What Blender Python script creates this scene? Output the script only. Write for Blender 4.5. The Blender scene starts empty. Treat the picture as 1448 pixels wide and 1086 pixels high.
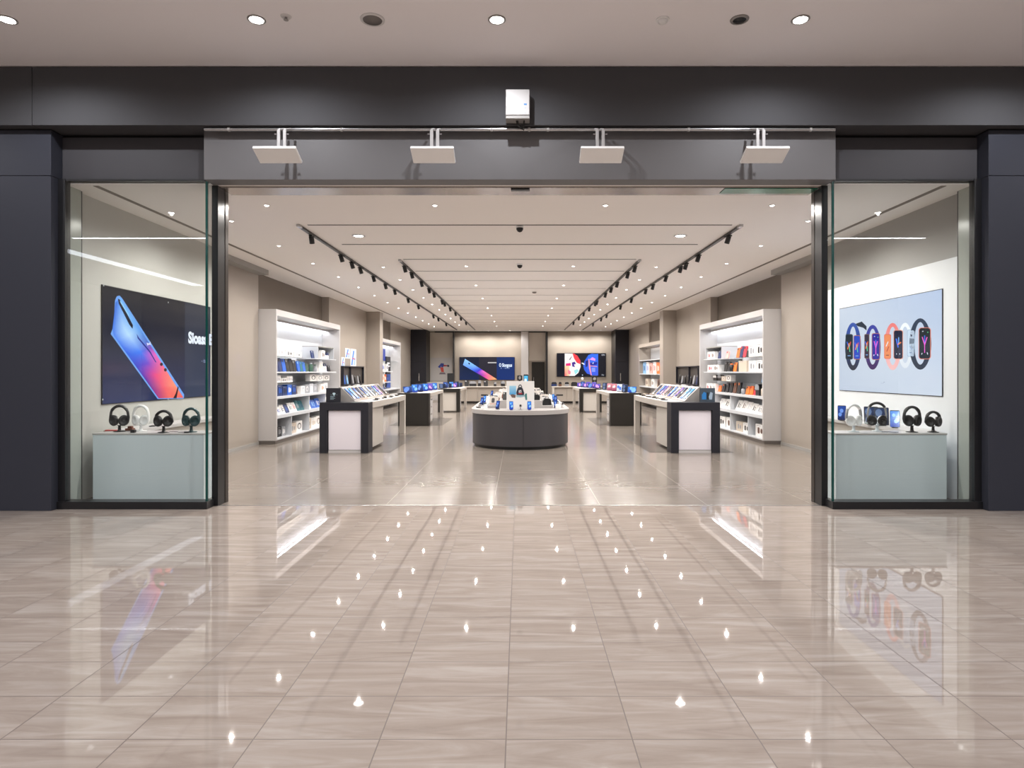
import bpy, math, random
from mathutils import Matrix, Vector
random.seed(7)
SC = bpy.context.scene
COL = SC.collection
PI = math.pi
F, PX, PY, H = 900.0, 735.0, 525.0, 1.5      # focal length (px), principal point, eye height


def XZ(px, py, Y):
    return (px - PX) * Y / F, H - (py - PY) * Y / F


# ------------------------------------------------------------------ colours / materials
def lin(c):
    c = c / 255.0
    return c / 12.92 if c <= .04045 else ((c + .055) / 1.055) ** 2.4


def rgb(r, g, b):
    return (lin(r), lin(g), lin(b), 1.0)


MAT = {}


def mat(name, col, rough=.5, metal=0.0, spec=.5, emit=0.0, bump=None, coat=0.0):
    m = bpy.data.materials.new(name)
    m.use_nodes = True
    nt = m.node_tree
    p = nt.nodes['Principled BSDF']
    p.inputs['Base Color'].default_value = col
    p.inputs['Roughness'].default_value = rough
    p.inputs['Metallic'].default_value = metal
    p.inputs['Specular IOR Level'].default_value = spec
    p.inputs['Coat Weight'].default_value = coat
    p.inputs['Coat Roughness'].default_value = .05
    if emit:
        p.inputs['Emission Color'].default_value = col
        p.inputs['Emission Strength'].default_value = emit
    # faint procedural variation so nothing is perfectly flat
    if not emit and bump is not False:
        tc = nt.nodes.new('ShaderNodeTexCoord')
        nz = nt.nodes.new('ShaderNodeTexNoise')
        nz.inputs['Scale'].default_value = bump or 3.0
        nz.inputs['Detail'].default_value = 3
        nt.links.new(tc.outputs['Object'], nz.inputs['Vector'])
        mr = nt.nodes.new('ShaderNodeMapRange')
        mr.inputs['To Min'].default_value = max(.0, rough - .03)
        mr.inputs['To Max'].default_value = rough + .04
        nt.links.new(nz.outputs['Fac'], mr.inputs['Value'])
        nt.links.new(mr.outputs['Result'], p.inputs['Roughness'])
    MAT[name] = m
    return m


mat('ceiling paint', rgb(248, 244, 246), .8)
mat('shop ceiling paint', rgb(250, 246, 243), .8, 0, .3)
mat('dark cladding', rgb(78, 78, 81), .75, 0.0, .15)
mat('fascia metal', rgb(112, 111, 113), .55, 0.0, .3)
mat('column cladding', rgb(56, 58, 68), .5, 0.0, .3)
mat('recess panel', rgb(72, 71, 75), .55, 0.0, .25)
mat('black metal', rgb(30, 30, 33), .32)
mat('bronze frame', rgb(74, 68, 65), .3, .6)
mat('header metal', rgb(170, 162, 158), .22, .8)
mat('dark gap', rgb(10, 10, 10), .8)
mat('mall wall', rgb(158, 155, 156), .6)
mat('display white', rgb(238, 241, 246), .4)
mat('slot grey', rgb(120, 112, 106), .7)
mat('beige wall', rgb(166, 157, 148), .3, 0, .5, coat=.3)
mat('back wall', rgb(164, 154, 143), .55)
mat('taupe wall', rgb(112, 102, 93), .45)
mat('display wall', rgb(188, 188, 184), .45)
mat('grey soffit', rgb(160, 158, 155), .5)
mat('cheek panel', rgb(176, 182, 176), .2, 0, .5)
mat('white lacquer', rgb(194, 191, 191), .35)
mat('warm white', rgb(194, 188, 181), .4)
mat('shelf white', rgb(200, 203, 208), .4)
mat('lilac panel', rgb(228, 222, 230), .4)
mat('black laminate', rgb(38, 38, 45), .4, 0, .3)
mat('brown laminate', rgb(36, 33, 30), .45, 0, .25)
mat('drum laminate', rgb(62, 60, 64), .36)
mat('plinth lacquer', rgb(226, 238, 245), .18)
mat('black plastic', rgb(22, 22, 24), .35)
mat('teal plastic', rgb(24, 62, 66), .35)
mat('white plastic', rgb(240, 240, 240), .3)
mat('silver plastic', rgb(178, 180, 184), .25, .5)
mat('clear acrylic', rgb(215, 222, 226), .1)
mat('pale plastic', rgb(222, 220, 220), .45)
mat('steel', rgb(190, 190, 192), .25, .9)
mat('grey paint', rgb(150, 147, 145), .4)
mat('dark grey sensor', rgb(120, 114, 112), .5)
mat('cable black', rgb(18, 18, 18), .5)
mat('glass edge', rgb(20, 74, 70), .1, 0, .6)
mat('green film', rgb(30, 118, 92), .2, .3)
mat('red plastic', rgb(190, 48, 40), .4)
mat('wood block', rgb(116, 66, 46), .5)
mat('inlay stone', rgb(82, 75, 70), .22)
mat('counter white', rgb(170, 166, 165), .35)
mat('plinth grey', rgb(98, 92, 88), .4)
mat('glossy panel', rgb(206, 198, 188), .08)
mat('grout', rgb(104, 92, 86), .5)
mat('shop grout', rgb(146, 138, 130), .4)
mat('mall lamp', (1, .97, .94, 1), emit=40)
mat('shop lamp', (1, .95, .89, 1), emit=15)
mat('strip lamp', (.96, .97, 1, 1), emit=22)
mat('wide strip lamp', (.86, .9, 1, 1), emit=6)
mat('shelf lamp', (.93, .96, 1, 1), emit=20)
mat('warm shelf lamp', (1, .9, .8, 1), emit=4)
mat('antenna white', rgb(250, 250, 250), .5)
mat('router grey', rgb(186, 184, 184), .45)
mat('case grey', rgb(64, 59, 55), .4)
mat('back wall mirror', rgb(206, 200, 192), .06, .85)


def vc_mat(name, kind):
    m = bpy.data.materials.new(name)
    m.use_nodes = True
    nt = m.node_tree
    p = nt.nodes['Principled BSDF']
    a = nt.nodes.new('ShaderNodeVertexColor')
    a.layer_name = 'Col'
    if kind == 'print':
        nt.links.new(a.outputs['Color'], p.inputs['Base Color'])
        p.inputs['Roughness'].default_value = .4
    else:
        p.inputs['Base Color'].default_value = (.01, .01, .012, 1)
        p.inputs['Roughness'].default_value = .1
        p.inputs['Specular IOR Level'].default_value = .25
        nt.links.new(a.outputs['Color'], p.inputs['Emission Color'])
        p.inputs['Emission Strength'].default_value = 1.2
    MAT[name] = m


vc_mat('print', 'print')
vc_mat('screen', 'screen')


def glass_mat(name, tint, refl=1.0, base=.04):
    m = bpy.data.materials.new(name)
    m.use_nodes = True
    nt = m.node_tree
    nt.nodes.clear()
    out = nt.nodes.new('ShaderNodeOutputMaterial')
    mix = nt.nodes.new('ShaderNodeMixShader')
    tr = nt.nodes.new('ShaderNodeBsdfTransparent')
    gl = nt.nodes.new('ShaderNodeBsdfGlossy')
    tr.inputs['Color'].default_value = tint
    gl.inputs['Roughness'].default_value = .0
    gl.inputs['Color'].default_value = (refl, refl, refl, 1)
    lw = nt.nodes.new('ShaderNodeLayerWeight')
    lw.inputs['Blend'].default_value = .5
    pw = nt.nodes.new('ShaderNodeMath'); pw.operation = 'POWER'; pw.inputs[1].default_value = 5
    mr = nt.nodes.new('ShaderNodeMapRange')
    mr.inputs['To Min'].default_value = base
    mr.inputs['To Max'].default_value = 1
    nt.links.new(lw.outputs['Facing'], pw.inputs[0])
    nt.links.new(pw.outputs[0], mr.inputs['Value'])
    nt.links.new(mr.outputs['Result'], mix.inputs[0])
    nt.links.new(tr.outputs[0], mix.inputs[1])
    nt.links.new(gl.outputs[0], mix.inputs[2])
    nt.links.new(mix.outputs[0], out.inputs[0])
    MAT[name] = m


glass_mat('window glass', (.955, .975, .965, 1), 1.0, .045)
glass_mat('shelf glass', (.93, .96, .96, 1), 1.0, .05)


def stone_mat(name, c0, c1, c2, rough, sx, sy, tile=True, spec=.5):
    m = bpy.data.materials.new(name)
    m.use_nodes = True
    nt = m.node_tree
    N, L = nt.nodes, nt.links
    p = N['Principled BSDF']
    tc = N.new('ShaderNodeTexCoord')
    mp = N.new('ShaderNodeMapping')
    mp.inputs['Scale'].default_value = (sx, sy, 1)
    L.new(tc.outputs['Object'], mp.inputs['Vector'])
    vec = mp.outputs['Vector']
    at = N.new('ShaderNodeVertexColor'); at.layer_name = 'Col'
    if tile:
        vm = N.new('ShaderNodeVectorMath'); vm.operation = 'MULTIPLY_ADD'
        vm.inputs[1].default_value = (37, 53, 91)
        L.new(at.outputs['Color'], vm.inputs[0]); L.new(vec, vm.inputs[2])
        vec = vm.outputs['Vector']
    n1 = N.new('ShaderNodeTexNoise')
    n1.inputs['Scale'].default_value = 1.6
    n1.inputs['Detail'].default_value = 9
    n1.inputs['Roughness'].default_value = .62
    n1.inputs['Distortion'].default_value = 1.1
    L.new(vec, n1.inputs['Vector'])
    r = N.new('ShaderNodeValToRGB')
    e = r.color_ramp.elements
    e[0].position, e[0].color = .3, c0
    e[1].position, e[1].color = .72, c2
    k = e.new(.5); k.color = c1
    L.new(n1.outputs['Fac'], r.inputs[0])
    hs = N.new('ShaderNodeHueSaturation')
    mr = N.new('ShaderNodeMapRange')
    mr.inputs['To Min'].default_value = .975
    mr.inputs['To Max'].default_value = 1.02
    sep = N.new('ShaderNodeSeparateColor')
    L.new(at.outputs['Color'], sep.inputs[0])
    L.new(sep.outputs[0], mr.inputs['Value'])
    if tile:
        L.new(mr.outputs['Result'], hs.inputs['Value'])
    L.new(r.outputs['Color'], hs.inputs['Color'])
    L.new(hs.outputs['Color'], p.inputs['Base Color'])
    rr = N.new('ShaderNodeMapRange')
    rr.inputs['To Min'].default_value = rough * .7
    rr.inputs['To Max'].default_value = rough * 1.3
    L.new(n1.outputs['Fac'], rr.inputs['Value'])
    L.new(rr.outputs['Result'], p.inputs['Roughness'])
    p.inputs['Specular IOR Level'].default_value = spec
    MAT[name] = m


stone_mat('marble', rgb(148, 135, 126), rgb(162, 150, 141), rgb(178, 169, 162), .018, .8, 6.5, True, .6)
stone_mat('shop stone', rgb(129, 120, 112), rgb(135, 126, 118), rgb(142, 133, 125), .15, .6, 2.0, True, .55)


# ------------------------------------------------------------------ mesh builder
def rrect(w, h, r, n=4):
    pts = []
    for cx, cy, a0 in ((w / 2 - r, h / 2 - r, 0), (-w / 2 + r, h / 2 - r, 90), (-w / 2 + r, -h / 2 + r, 180), (w / 2 - r, -h / 2 + r, 270)):
        for k in range(n + 1):
            a = math.radians(a0 + 90 * k / n)
            pts.append((cx + r * math.cos(a), cy + r * math.sin(a)))
    return pts


class MB:
    def __init__(s, M=None):
        s.v, s.f, s.m, s.c, s.s, s.mats = [], [], [], [], [], []
        s.M = M or Matrix()

    def pt(s, p):
        s.v.append(tuple(s.M @ Vector(p)))
        return len(s.v) - 1

    def fc(s, idx, m, c=None, smooth=False):
        idx = tuple(idx)
        if m not in s.mats:
            s.mats.append(m)
        s.f.append(tuple(idx)); s.m.append(s.mats.index(m)); s.s.append(smooth)
        if c is None:
            c = (1, 1, 1, 1)
        s.c.append(c if isinstance(c, list) else [c] * len(tuple(idx)))

    def poly(s, pts, m, c=None):
        s.fc([s.pt(p) for p in pts], m, c)

    def box(s, x0, x1, y0, y1, z0, z1, m, c=None):
        x0, x1 = sorted((x0, x1)); y0, y1 = sorted((y0, y1)); z0, z1 = sorted((z0, z1))
        i = [s.pt(p) for p in ((x0, y0, z0), (x1, y0, z0), (x1, y1, z0), (x0, y1, z0), (x0, y0, z1), (x1, y0, z1), (x1, y1, z1), (x0, y1, z1))]
        for q in ((3, 2, 1, 0), (4, 5, 6, 7), (0, 1, 5, 4), (1, 2, 6, 5), (2, 3, 7, 6), (3, 0, 4, 7)):
            s.fc([i[k] for k in q], m, c)
        return s

    def rev(s, prof, m, seg=24, o=(0, 0, 0), c=None, caps=True):
        rings = []
        for r, z in prof:
            rings.append([s.pt((o[0] + r * math.cos(2 * PI * k / seg), o[1] + r * math.sin(2 * PI * k / seg), o[2] + z)) for k in range(seg)])
        for a, b in zip(rings, rings[1:]):
            for k in range(seg):
                j = (k + 1) % seg
                s.fc((a[k], a[j], b[j], b[k]), m, c, True)
        if caps:
            s.cap(rings[0][::-1], m, c); s.cap(rings[-1], m, c)
        return s

    def cap(s, idx, m, c):
        n0 = len(s.v)
        s.v += [s.v[i] for i in idx]
        s.fc(range(n0, n0 + len(idx)), m, c)

    def tube(s, path, r, m, seg=10, r2=None, up=(0, 0, 1), c=None):
        P = [Vector(p) for p in path]
        rings = []
        r2 = r2 or r
        for k, p in enumerate(P):
            t = (P[min(k + 1, len(P) - 1)] - P[max(k - 1, 0)]).normalized()
            u = Vector(up)
            if abs(t.dot(u)) > .98:
                u = Vector((0, 1, 0))
            a = t.cross(u).normalized(); b = a.cross(t).normalized()
            rings.append([s.pt(p + a * (r * math.cos(2 * PI * q / seg)) + b * (r2 * math.sin(2 * PI * q / seg))) for q in range(seg)])
        for a, b in zip(rings, rings[1:]):
            for k in range(seg):
                j = (k + 1) % seg
                s.fc((a[k], a[j], b[j], b[k]), m, c, True)
        s.cap(rings[0][::-1], m, c); s.cap(rings[-1], m, c)
        return s

    def prism(s, pts, y0, y1, m, c=None, side=None, smooth=False):
        """outline in local X-Z, extruded along Y (front = y0)"""
        a = [s.pt((x, y0, z)) for x, z in pts]
        b = [s.pt((x, y1, z)) for x, z in pts]
        s.fc(a, m, c); s.fc(b[::-1], m, c)
        n = len(pts)
        for k in range(n):
            j = (k + 1) % n
            s.fc((a[j], a[k], b[k], b[j]), side or m, c, smooth)
        return s

    def vprism(s, pts, z0, z1, m, c=None, smooth=True):
        """outline in X-Y, extruded along Z"""
        a = [s.pt((x, y, z0)) for x, y in pts]
        b = [s.pt((x, y, z1)) for x, y in pts]
        (s.cap if smooth else s.fc)(a[::-1], m, c); (s.cap if smooth else s.fc)(b, m, c)
        n = len(pts)
        for k in range(n):
            j = (k + 1) % n
            s.fc((a[k], a[j], b[j], b[k]), m, c, smooth)
        return s

    # flat picture drawing: u,v in the local X-Z plane, facing -Y, stacked in thin layers
    def pic(s, pts, m, c, lay=1, e=.0006, y=0.0):
        s.fc([s.pt((u, y - lay * e, v)) for u, v in pts], m, c)

    def grid(s, fn, nu, nv, cf, m, lay=1, e=.0006, y=0.0):
        I = [[s.pt((fn(a / nu, b / nv)[0], y - lay * e, fn(a / nu, b / nv)[1])) for b in range(nv + 1)] for a in range(nu + 1)]
        Cc = [[cf(a / nu, b / nv) for b in range(nv + 1)] for a in range(nu + 1)]
        for a in range(nu):
            for b in range(nv):
                s.fc((I[a][b], I[a + 1][b], I[a + 1][b + 1], I[a][b + 1]), m, [Cc[a][b], Cc[a + 1][b], Cc[a + 1][b + 1], Cc[a][b + 1]])

    def ring(s, fo, fi, n, cf, m, lay=1, e=.0006, y=0.0):
        O = [s.pt((fo(k / n)[0], y - lay * e, fo(k / n)[1])) for k in range(n)]
        I = [s.pt((fi(k / n)[0], y - lay * e, fi(k / n)[1])) for k in range(n)]
        for k in range(n):
            j = (k + 1) % n
            s.fc((O[k], O[j], I[j], I[k]), m, [cf(k / n), cf(j / n), cf(j / n), cf(k / n)])

    def text(s, txt, x, z, size, m, c, lay=2, e=.0006, y=0.0, sx=1.0, slope=0.0, bold=0.0, tf=None):
        cu = bpy.data.curves.new('t', 'FONT')
        cu.body = txt; cu.size = size; cu.offset = bold; cu.resolution_u = 3
        ob = bpy.data.objects.new('t', cu)
        COL.objects.link(ob)
        dg = bpy.context.evaluated_depsgraph_get()
        ev = ob.evaluated_get(dg)
        me = ev.to_mesh()
        for p in me.polygons:
            q = [me.vertices[i].co for i in p.vertices]
            pts = [(x + a.x * sx, z + a.y + slope * a.x) for a in q]
            if tf:
                pts = [tf(*a) for a in pts]
            s.pic(pts, m, c, lay, e, y)
        ev.to_mesh_clear()
        bpy.data.objects.remove(ob); bpy.data.curves.remove(cu)

    def mesh(s, name, off=(0, 0, 0)):
        me = bpy.data.meshes.new(name)
        me.from_pydata([(a - off[0], b - off[1], c - off[2]) for a, b, c in s.v], [], s.f)
        for m in s.mats:
            me.materials.append(MAT[m])
        me.polygons.foreach_set('material_index', s.m)
        me.polygons.foreach_set('use_smooth', s.s)
        if any(m in ('print', 'screen', 'marble', 'shop stone') for m in s.mats):
            at = me.color_attributes.new('Col', 'FLOAT_COLOR', 'CORNER')
            flat = [x for f in s.c for q in f for x in q]
            at.data.foreach_set('color', flat)
        me.update()
        return me


# ------------------------------------------------------------------ object helpers
def obj(name, mb, parent=None, bevel=0.0, label=None, off=None):
    if off is None:
        off, q = (0, 0, 0), parent
        while q is not None:
            if q.get('_w'):
                off = tuple(q.location)
            q = q.parent
    me = mb.mesh(name, off)
    o = bpy.data.objects.new(name, me)
    COL.objects.link(o)
    if parent:
        o.parent = parent
    if bevel:
        b = o.modifiers.new('bevel', 'BEVEL')
        b.width = bevel; b.segments = 2; b.limit_method = 'ANGLE'; b.angle_limit = math.radians(50)
    if label:
        o['label'] = label
    return o


def thing(name, label, cat, loc=(0, 0, 0), rot=0.0, group=None, world=False):
    """Empty at the base of a thing; world=True: its parts are given in world coordinates"""
    o = bpy.data.objects.new(name, None)
    COL.objects.link(o)
    o.empty_display_size = .05
    o.location = loc
    o.rotation_euler = (0, 0, rot)
    if world:
        o['_w'] = 1
    tag(o, label, cat, group)
    return o


def tag(o, label, cat, group=None):
    o['label'] = label; o['category'] = cat
    if group:
        o['group'] = group
    return o


def struct(name, mb, parent=None, bevel=0.0):
    o = obj(name, mb, parent, bevel)
    if parent is None:
        o['kind'] = 'structure'
    return o


def sgroup(name):
    o = bpy.data.objects.new(name, None)
    COL.objects.link(o)
    o['kind'] = 'structure'
    return o


def dup(root, loc, rot, label, group=None):
    r = root.copy(); COL.objects.link(r)
    r.location = loc; r.rotation_euler = rot if isinstance(rot, tuple) else (0, 0, rot)
    r['label'] = label
    if group:
        r['group'] = group
    for ch in list(root.children):
        c = ch.copy(); COL.objects.link(c); c.parent = r
        for g in list(ch.children):
            d = g.copy(); COL.objects.link(d); d.parent = c
    return r


ORD = ['first', 'second', 'third', 'fourth', 'fifth', 'sixth', 'seventh', 'eighth', 'ninth', 'tenth', 'eleventh', 'twelfth', 'thirteenth',
       'fourteenth', 'fifteenth', 'sixteenth', 'seventeenth', 'eighteenth', 'nineteenth', 'twentieth', 'twenty-first', 'twenty-second', 'twenty-third', 'twenty-fourth', 'twenty-fifth', 'twenty-sixth']
SIDE = {-1: 'phone-advert', 1: 'watch-advert'}     # the two sides of the shop, named by the big window screens

# ================================================================== SETTING
ZM = 4.735           # mall ceiling
ZC = 3.57            # shop ceiling
BAND = 6.74          # face of the upper band
FAS = 6.87           # face of the central fascia
COLF = 6.835         # face of the dark columns


def tile_floor(x0, x1, y0, y1, xs, ys, gap, m, gm, z=0.0, jit=0):
    mb = MB()
    def lines(a, b, ls):
        out = [a]
        for l in sorted(ls):
            if a + gap < l - gap / 2 and l + gap / 2 < b - gap:
                out += [l - gap / 2, l + gap / 2]
        return out + [b]
    X, Y = lines(x0, x1, xs), lines(y0, y1, ys)
    I = [[mb.pt((x, y, z)) for y in Y] for x in X]
    for a in range(len(X) - 1):
        for b in range(len(Y) - 1):
            c = (random.random(), random.random(), random.random(), 1)
            mb.fc((I[a][b], I[a + 1][b], I[a + 1][b + 1], I[a][b + 1]), gm if (a % 2 or b % 2) else m, c)
    return mb


xs = [-.056 + .515 * k for k in range(-32, 33)]
ys = [2.594, 2.938, 3.285, 3.525, 3.874] + [3.874 + .345 * k for k in range(1, 10)] + [2.594 - .345 * k for k in range(1, 46)]
struct('floor', tile_floor(-16, 16, -13, 7.12, xs, ys, .005, 'marble', 'grout'))
struct('floor', tile_floor(-6.3, 6.3, 7.12, 33.2, [-.3 + 1.2 * k for k in range(-5, 6)], [8.2 + 1.2 * k for k in range(21)], .003, 'shop stone', 'shop grout'))
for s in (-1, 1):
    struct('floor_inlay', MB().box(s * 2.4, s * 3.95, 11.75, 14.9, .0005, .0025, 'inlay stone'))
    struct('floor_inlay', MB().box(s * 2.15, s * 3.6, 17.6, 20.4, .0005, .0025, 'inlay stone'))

struct('ceiling', MB().box(-16, 16, -13, 7.0, ZM, ZM + .1, 'ceiling paint'))
struct('ceiling', MB().box(-6.3, 6.3, 7.03, 33.2, ZC, ZC + .08, 'shop ceiling paint'))
struct('wall_rear', MB().box(-16, 16, -13.2, -13, 0, ZM, 'mall wall'))
struct('wall_mall_left', MB().box(-16.2, -16, -13, 7, 0, ZM, 'ceiling paint'))
struct('wall_mall_right', MB().box(16, 16.2, -13, 7, 0, ZM, 'ceiling paint'))

# upper band over the whole front (joint at one end), central fascia, recessed panels, columns
struct('wall_front', MB().box(-5.163, 16, BAND, 7.5, 4.106, ZM - .012, 'dark cladding'), bevel=.003)
struct('wall_front', MB().box(-16, -5.17, BAND, 7.5, 4.106, ZM - .012, 'dark cladding'), bevel=.003)
struct('wall_front', MB().box(-16, 16, BAND + .03, 7.4, ZM - .02, ZM, 'dark gap'))
struct('wall_front', MB().box(-3.41, 3.41, FAS, 7.08, 3.569, 4.1, 'fascia metal'), bevel=.003)
struct('wall_front', MB().box(-3.40, 3.40, 7.08, 7.44, 3.572, 4.1, 'dark gap'))
for s in (-1, 1):
    struct('wall_front', MB().box(s * 3.425, s * 5.03, 7.0, 7.2, 3.6, 4.07, 'recess panel'), bevel=.002)
    struct('wall_front', MB().box(s * 3.41, s * 5.034, 7.03, 7.25, 3.578, 4.1, 'dark gap'))
    for z0, z1 in ((0, 3.598), (3.603, 4.09)):
        struct('column', MB().box(s * 5.035, s * 16, COLF, 7.018, z0, z1, 'column cladding'), bevel=.003)
    struct('column', MB().box(s * 5.04, s * 15.9, COLF + .02, 7.0, 3.59, 4.1, 'dark gap'))
# sliding-door header
hd = sgroup('trim_1')
obj('header_plate', MB().box(-3.36, 3.36, 7.12, 7.42, 3.552, 3.571, 'header metal'), hd)
obj('sensor', MB().box(-.1, .11, 7.13, 7.2, 3.535, 3.551, 'black plastic'), hd, .003)
obj('glass_edge', MB().box(2.3, 3.34, 7.13, 7.33, 3.545, 3.5515, 'green film'), hd)
struct('trim_2', MB().box(-3.36, 3.36, 7.1, 7.13, .0005, .003, 'steel'))

# shop windows
for n, s in ((1, -1), (2, 1)):
    w = sgroup('window_%d' % n)
    obj('sill', MB().box(s * 5.034, s * 3.40, 6.915, 7.07, 0, .081, 'black metal')
        .box(s * 3.44, s * 3.40, 7.07, 7.10, 0, .081, 'black metal'), w, .003)
    obj('frame', MB().box(s * 5.034, s * 4.955, 6.935, 7.02, .081, 3.6, 'black metal')
        .box(s * 4.955, s * 3.43, 6.945, 6.995, 3.578, 3.6, 'black metal'), w, .002)
    obj('pane', MB().box(s * 4.955, s * 3.435, 6.955, 6.967, .081, 3.578, 'window glass'), w)
    obj('side_pane', MB().box(s * 3.432, s * 3.42, 6.97, 7.085, .081, 3.578, 'window glass'), w)
    obj('glass_edge', MB().box(s * 3.434, s * 3.410, 6.953, 6.969, .081, 3.578, 'glass edge'), w)
    # pier: bronze and black mullions beside the opening
    p = sgroup('column')
    obj('post', MB().box(s * 3.36, s * 3.43, 7.085, 7.2, 0, 3.57, 'black metal'), p, .002)
    obj('post', MB().box(s * 3.365, s * 3.425, 7.205, 7.26, 0, 3.57, 'black metal'), p, .002)
    obj('post', MB().box(s * 3.36, s * 3.43, 7.265, 7.34, 0, 3.57, 'bronze frame'), p, .002)

# side walls
for s, nm in ((-1, 'wall_left'), (1, 'wall_right')):
    yp = 22.1 if s < 0 else 21.6
    def seg(y0, y1, x, m, z0=0, z1=ZC):
        return struct(nm, MB().box(s * x, s * 6.3, y0, y1, z0, z1, m))
    seg(7.02, 7.30, 5.03, 'cheek panel')
    seg(7.30, 7.325, 5.035, 'black metal')
    seg(7.325, 11.0, 5.10, 'grey soffit' if s > 0 else 'display wall')
    seg(11.0, 13.05, 5.36, 'beige wall')
    seg(13.05, 17.75, 5.52, 'taupe wall')
    seg(17.75, yp, 5.32, 'beige wall')
    seg(yp, yp + .5, 4.86, 'beige wall')
    seg(yp + .5, 26.7, 5.5, 'taupe wall')
    seg(26.7, 33.2, 5.42, 'beige wall')
    struct('baseboard_left' if s < 0 else 'baseboard_right', MB().box(s * 5.348, s * 5.36, 11.0, 13.05, 0, .06, 'grey soffit'))
# white display panel behind the watch screen
struct('wall_right', MB().box(5.06, 5.0995, 7.33, 10.99, .0, 2.83, 'display white'), bevel=.004)

# back wall
struct('wall_back', MB().box(-6.3, 6.3, 33.0, 33.2, 0, ZC, 'back wall'))
struct('column', MB().box(.07, .44, 32.6, 33.0, 0, ZC - .03, 'white lacquer'), bevel=.01)
struct('trim_3', MB().box(1.34, 1.43, 32.5, 33.0, 0, ZC - .05, 'black metal'))
struct('trim_4', MB().box(-4.4, 1.34, 32.93, 33.0, ZC - .06, ZC - .01, 'black metal'))
struct('trim_5', MB().box(-3.42, -3.36, 32.5, 33.0, 0, ZC - .05, 'black metal'))
struct('wall_back', MB().box(.46, 1.33, 32.98, 32.999, 2.05, ZC - .07, 'glossy panel'))
struct('wall_back', MB().box(-4.7, -3.43, 32.96, 32.999, .0, ZC - .07, 'glossy panel'))
d = sgroup('door_1')
obj('leaf', MB().box(.62, 1.28, 32.9, 32.975, 0, 1.98, 'brown laminate'), d, .004)
obj('handle', MB().tube([(.72, 32.87, .95), (.72, 32.87, 1.2)], .012, 'steel'), d)
for n, s in ((2, -1), (3, 1)):
    d = sgroup('door_%d' % n)
    x0 = 4.65 if s < 0 else 4.75
    obj('leaf', MB().box(s * x0, s * 5.415, 31.6, 31.75, 0, 1.98, 'black laminate'), d, .004)
    obj('leaf', MB().box(s * x0, s * 5.415, 31.6, 31.75, 1.985, ZC - .003, 'black laminate'), d, .004)
    obj('handle', MB().box(s * 4.98, s * 5.02, 31.57, 31.6, 1.02, 1.4, 'steel'), d, .003)
    struct('wall_back', MB().box(s * x0, s * 5.415, 31.76, 33.0, 0, ZC - .003, 'brown laminate'))

# ceiling slots of the shop
n = 6
for k in range(17):
    Y = 9.0 + 1.38 * k
    hx = (3.0 if k == 0 else 2.9 if k == 1 else 2.15)
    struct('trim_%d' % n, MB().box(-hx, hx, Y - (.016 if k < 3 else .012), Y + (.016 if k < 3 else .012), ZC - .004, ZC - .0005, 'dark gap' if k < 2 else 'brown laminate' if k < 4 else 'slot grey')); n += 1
for s in (-1, 1):
    struct('trim_%d' % n, MB().box(s * 4.70, s * 4.76, 7.1, 32.0, ZC - .004, ZC - .0005, 'taupe wall')); n += 1
    struct('trim_%d' % n, MB().box(s * 5.15, s * 5.36, 11.0, 13.05, ZC - .1, ZC - .0005, 'grey soffit')); n += 1

# ================================================================== LAMPS
MALL_W, SHOP_W = 76, 104


def lamp_proto(name, label, r, lamp, watts, col, ring='white lacquer'):
    t = thing(name, label, 'downlight', (0, 0, 0))
    obj('trim_ring', MB().rev([(r * 1.05, -.001), (r * 1.4, -.001), (r * 1.42, -.006), (r * 1.3, -.012), (r * 1.05, -.009), (r * 1.05, -.001)], ring, 28, caps=False), t)
    obj('lens', MB().rev([(r * 1.02, -.002), (r * .95, -.010), (r * .6, -.016), (.001, -.018)], lamp, 24, caps=False), t)
    l = bpy.data.lights.new('bulb', 'SPOT')
    l.energy = watts; l.spot_size = math.radians(165); l.spot_blend = .6; l.color = col; l.shadow_soft_size = .02
    lo = bpy.data.objects.new('bulb', l); COL.objects.link(lo)
    lo.parent = t; lo.location = (0, 0, -.04)
    return t


ml = lamp_proto('recessed_downlight', 'x', .058, 'mall lamp', MALL_W, (.96, .97, 1), 'grey paint')
mall = [(-4.71, 5.85), (-2.42, 5.85), (-.21, 5.85), (2.58, 5.85)]
names = ['round downlight in the mall ceiling above the pillar by the phone-advert window', 'black-rimmed downlight in the mall ceiling beside a small sensor',
         'bright downlight in the mall ceiling almost above the white wall box', 'bright downlight in the mall ceiling beside the dark-centred round sensor']
for i, ((x, y), l) in enumerate(zip(mall, names)):
    if i == 0:
        ml.location = (x, y, ZM); ml['label'] = l; o = ml
    else:
        o = dup(ml, (x, y, ZM), 0, l)
    o['group'] = 'mall ceiling downlights'
for y in (3.4, .95, -3.9, -6.3, -8.7):  # unseen rows added to light the mall, spaced like the visible row
    for x in (-7.1, -4.71, -2.42, -.21, 2.58, 4.95, 7.3):
        dup(ml, (x, y, ZM), 0, 'added unseen downlight in the mall ceiling lighting the walkway', 'added mall downlights over the walkway')
for x in (4.95, 7.3, -7.1):  # visible row carried on out of view, added for mall light
    dup(ml, (x, 5.85, ZM), 0, 'added unseen downlight in the mall ceiling beyond the picture edge', 'added mall downlights past the shop')
t = thing('linear_ceiling_light', 'long thin white strip light running across the mall ceiling', 'ceiling light', (0, -1.4, ZM), world=True)
obj('housing', MB().box(-10.8, 9.8, -1.46, -1.34, ZM - .03, ZM, 'white lacquer'), t)
obj('diffuser', MB().box(-10.75, 9.75, -1.44, -1.36, ZM - .035, ZM - .03, 'strip lamp'), t)
t = thing('linear_ceiling_light', 'broad bluish strip light running deep along the mall ceiling', 'ceiling light', (-12, -6, ZM), world=True)
obj('housing', MB().box(-12.3, -11.8, -10, -2.6, ZM - .03, ZM, 'white lacquer'), t)
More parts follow.
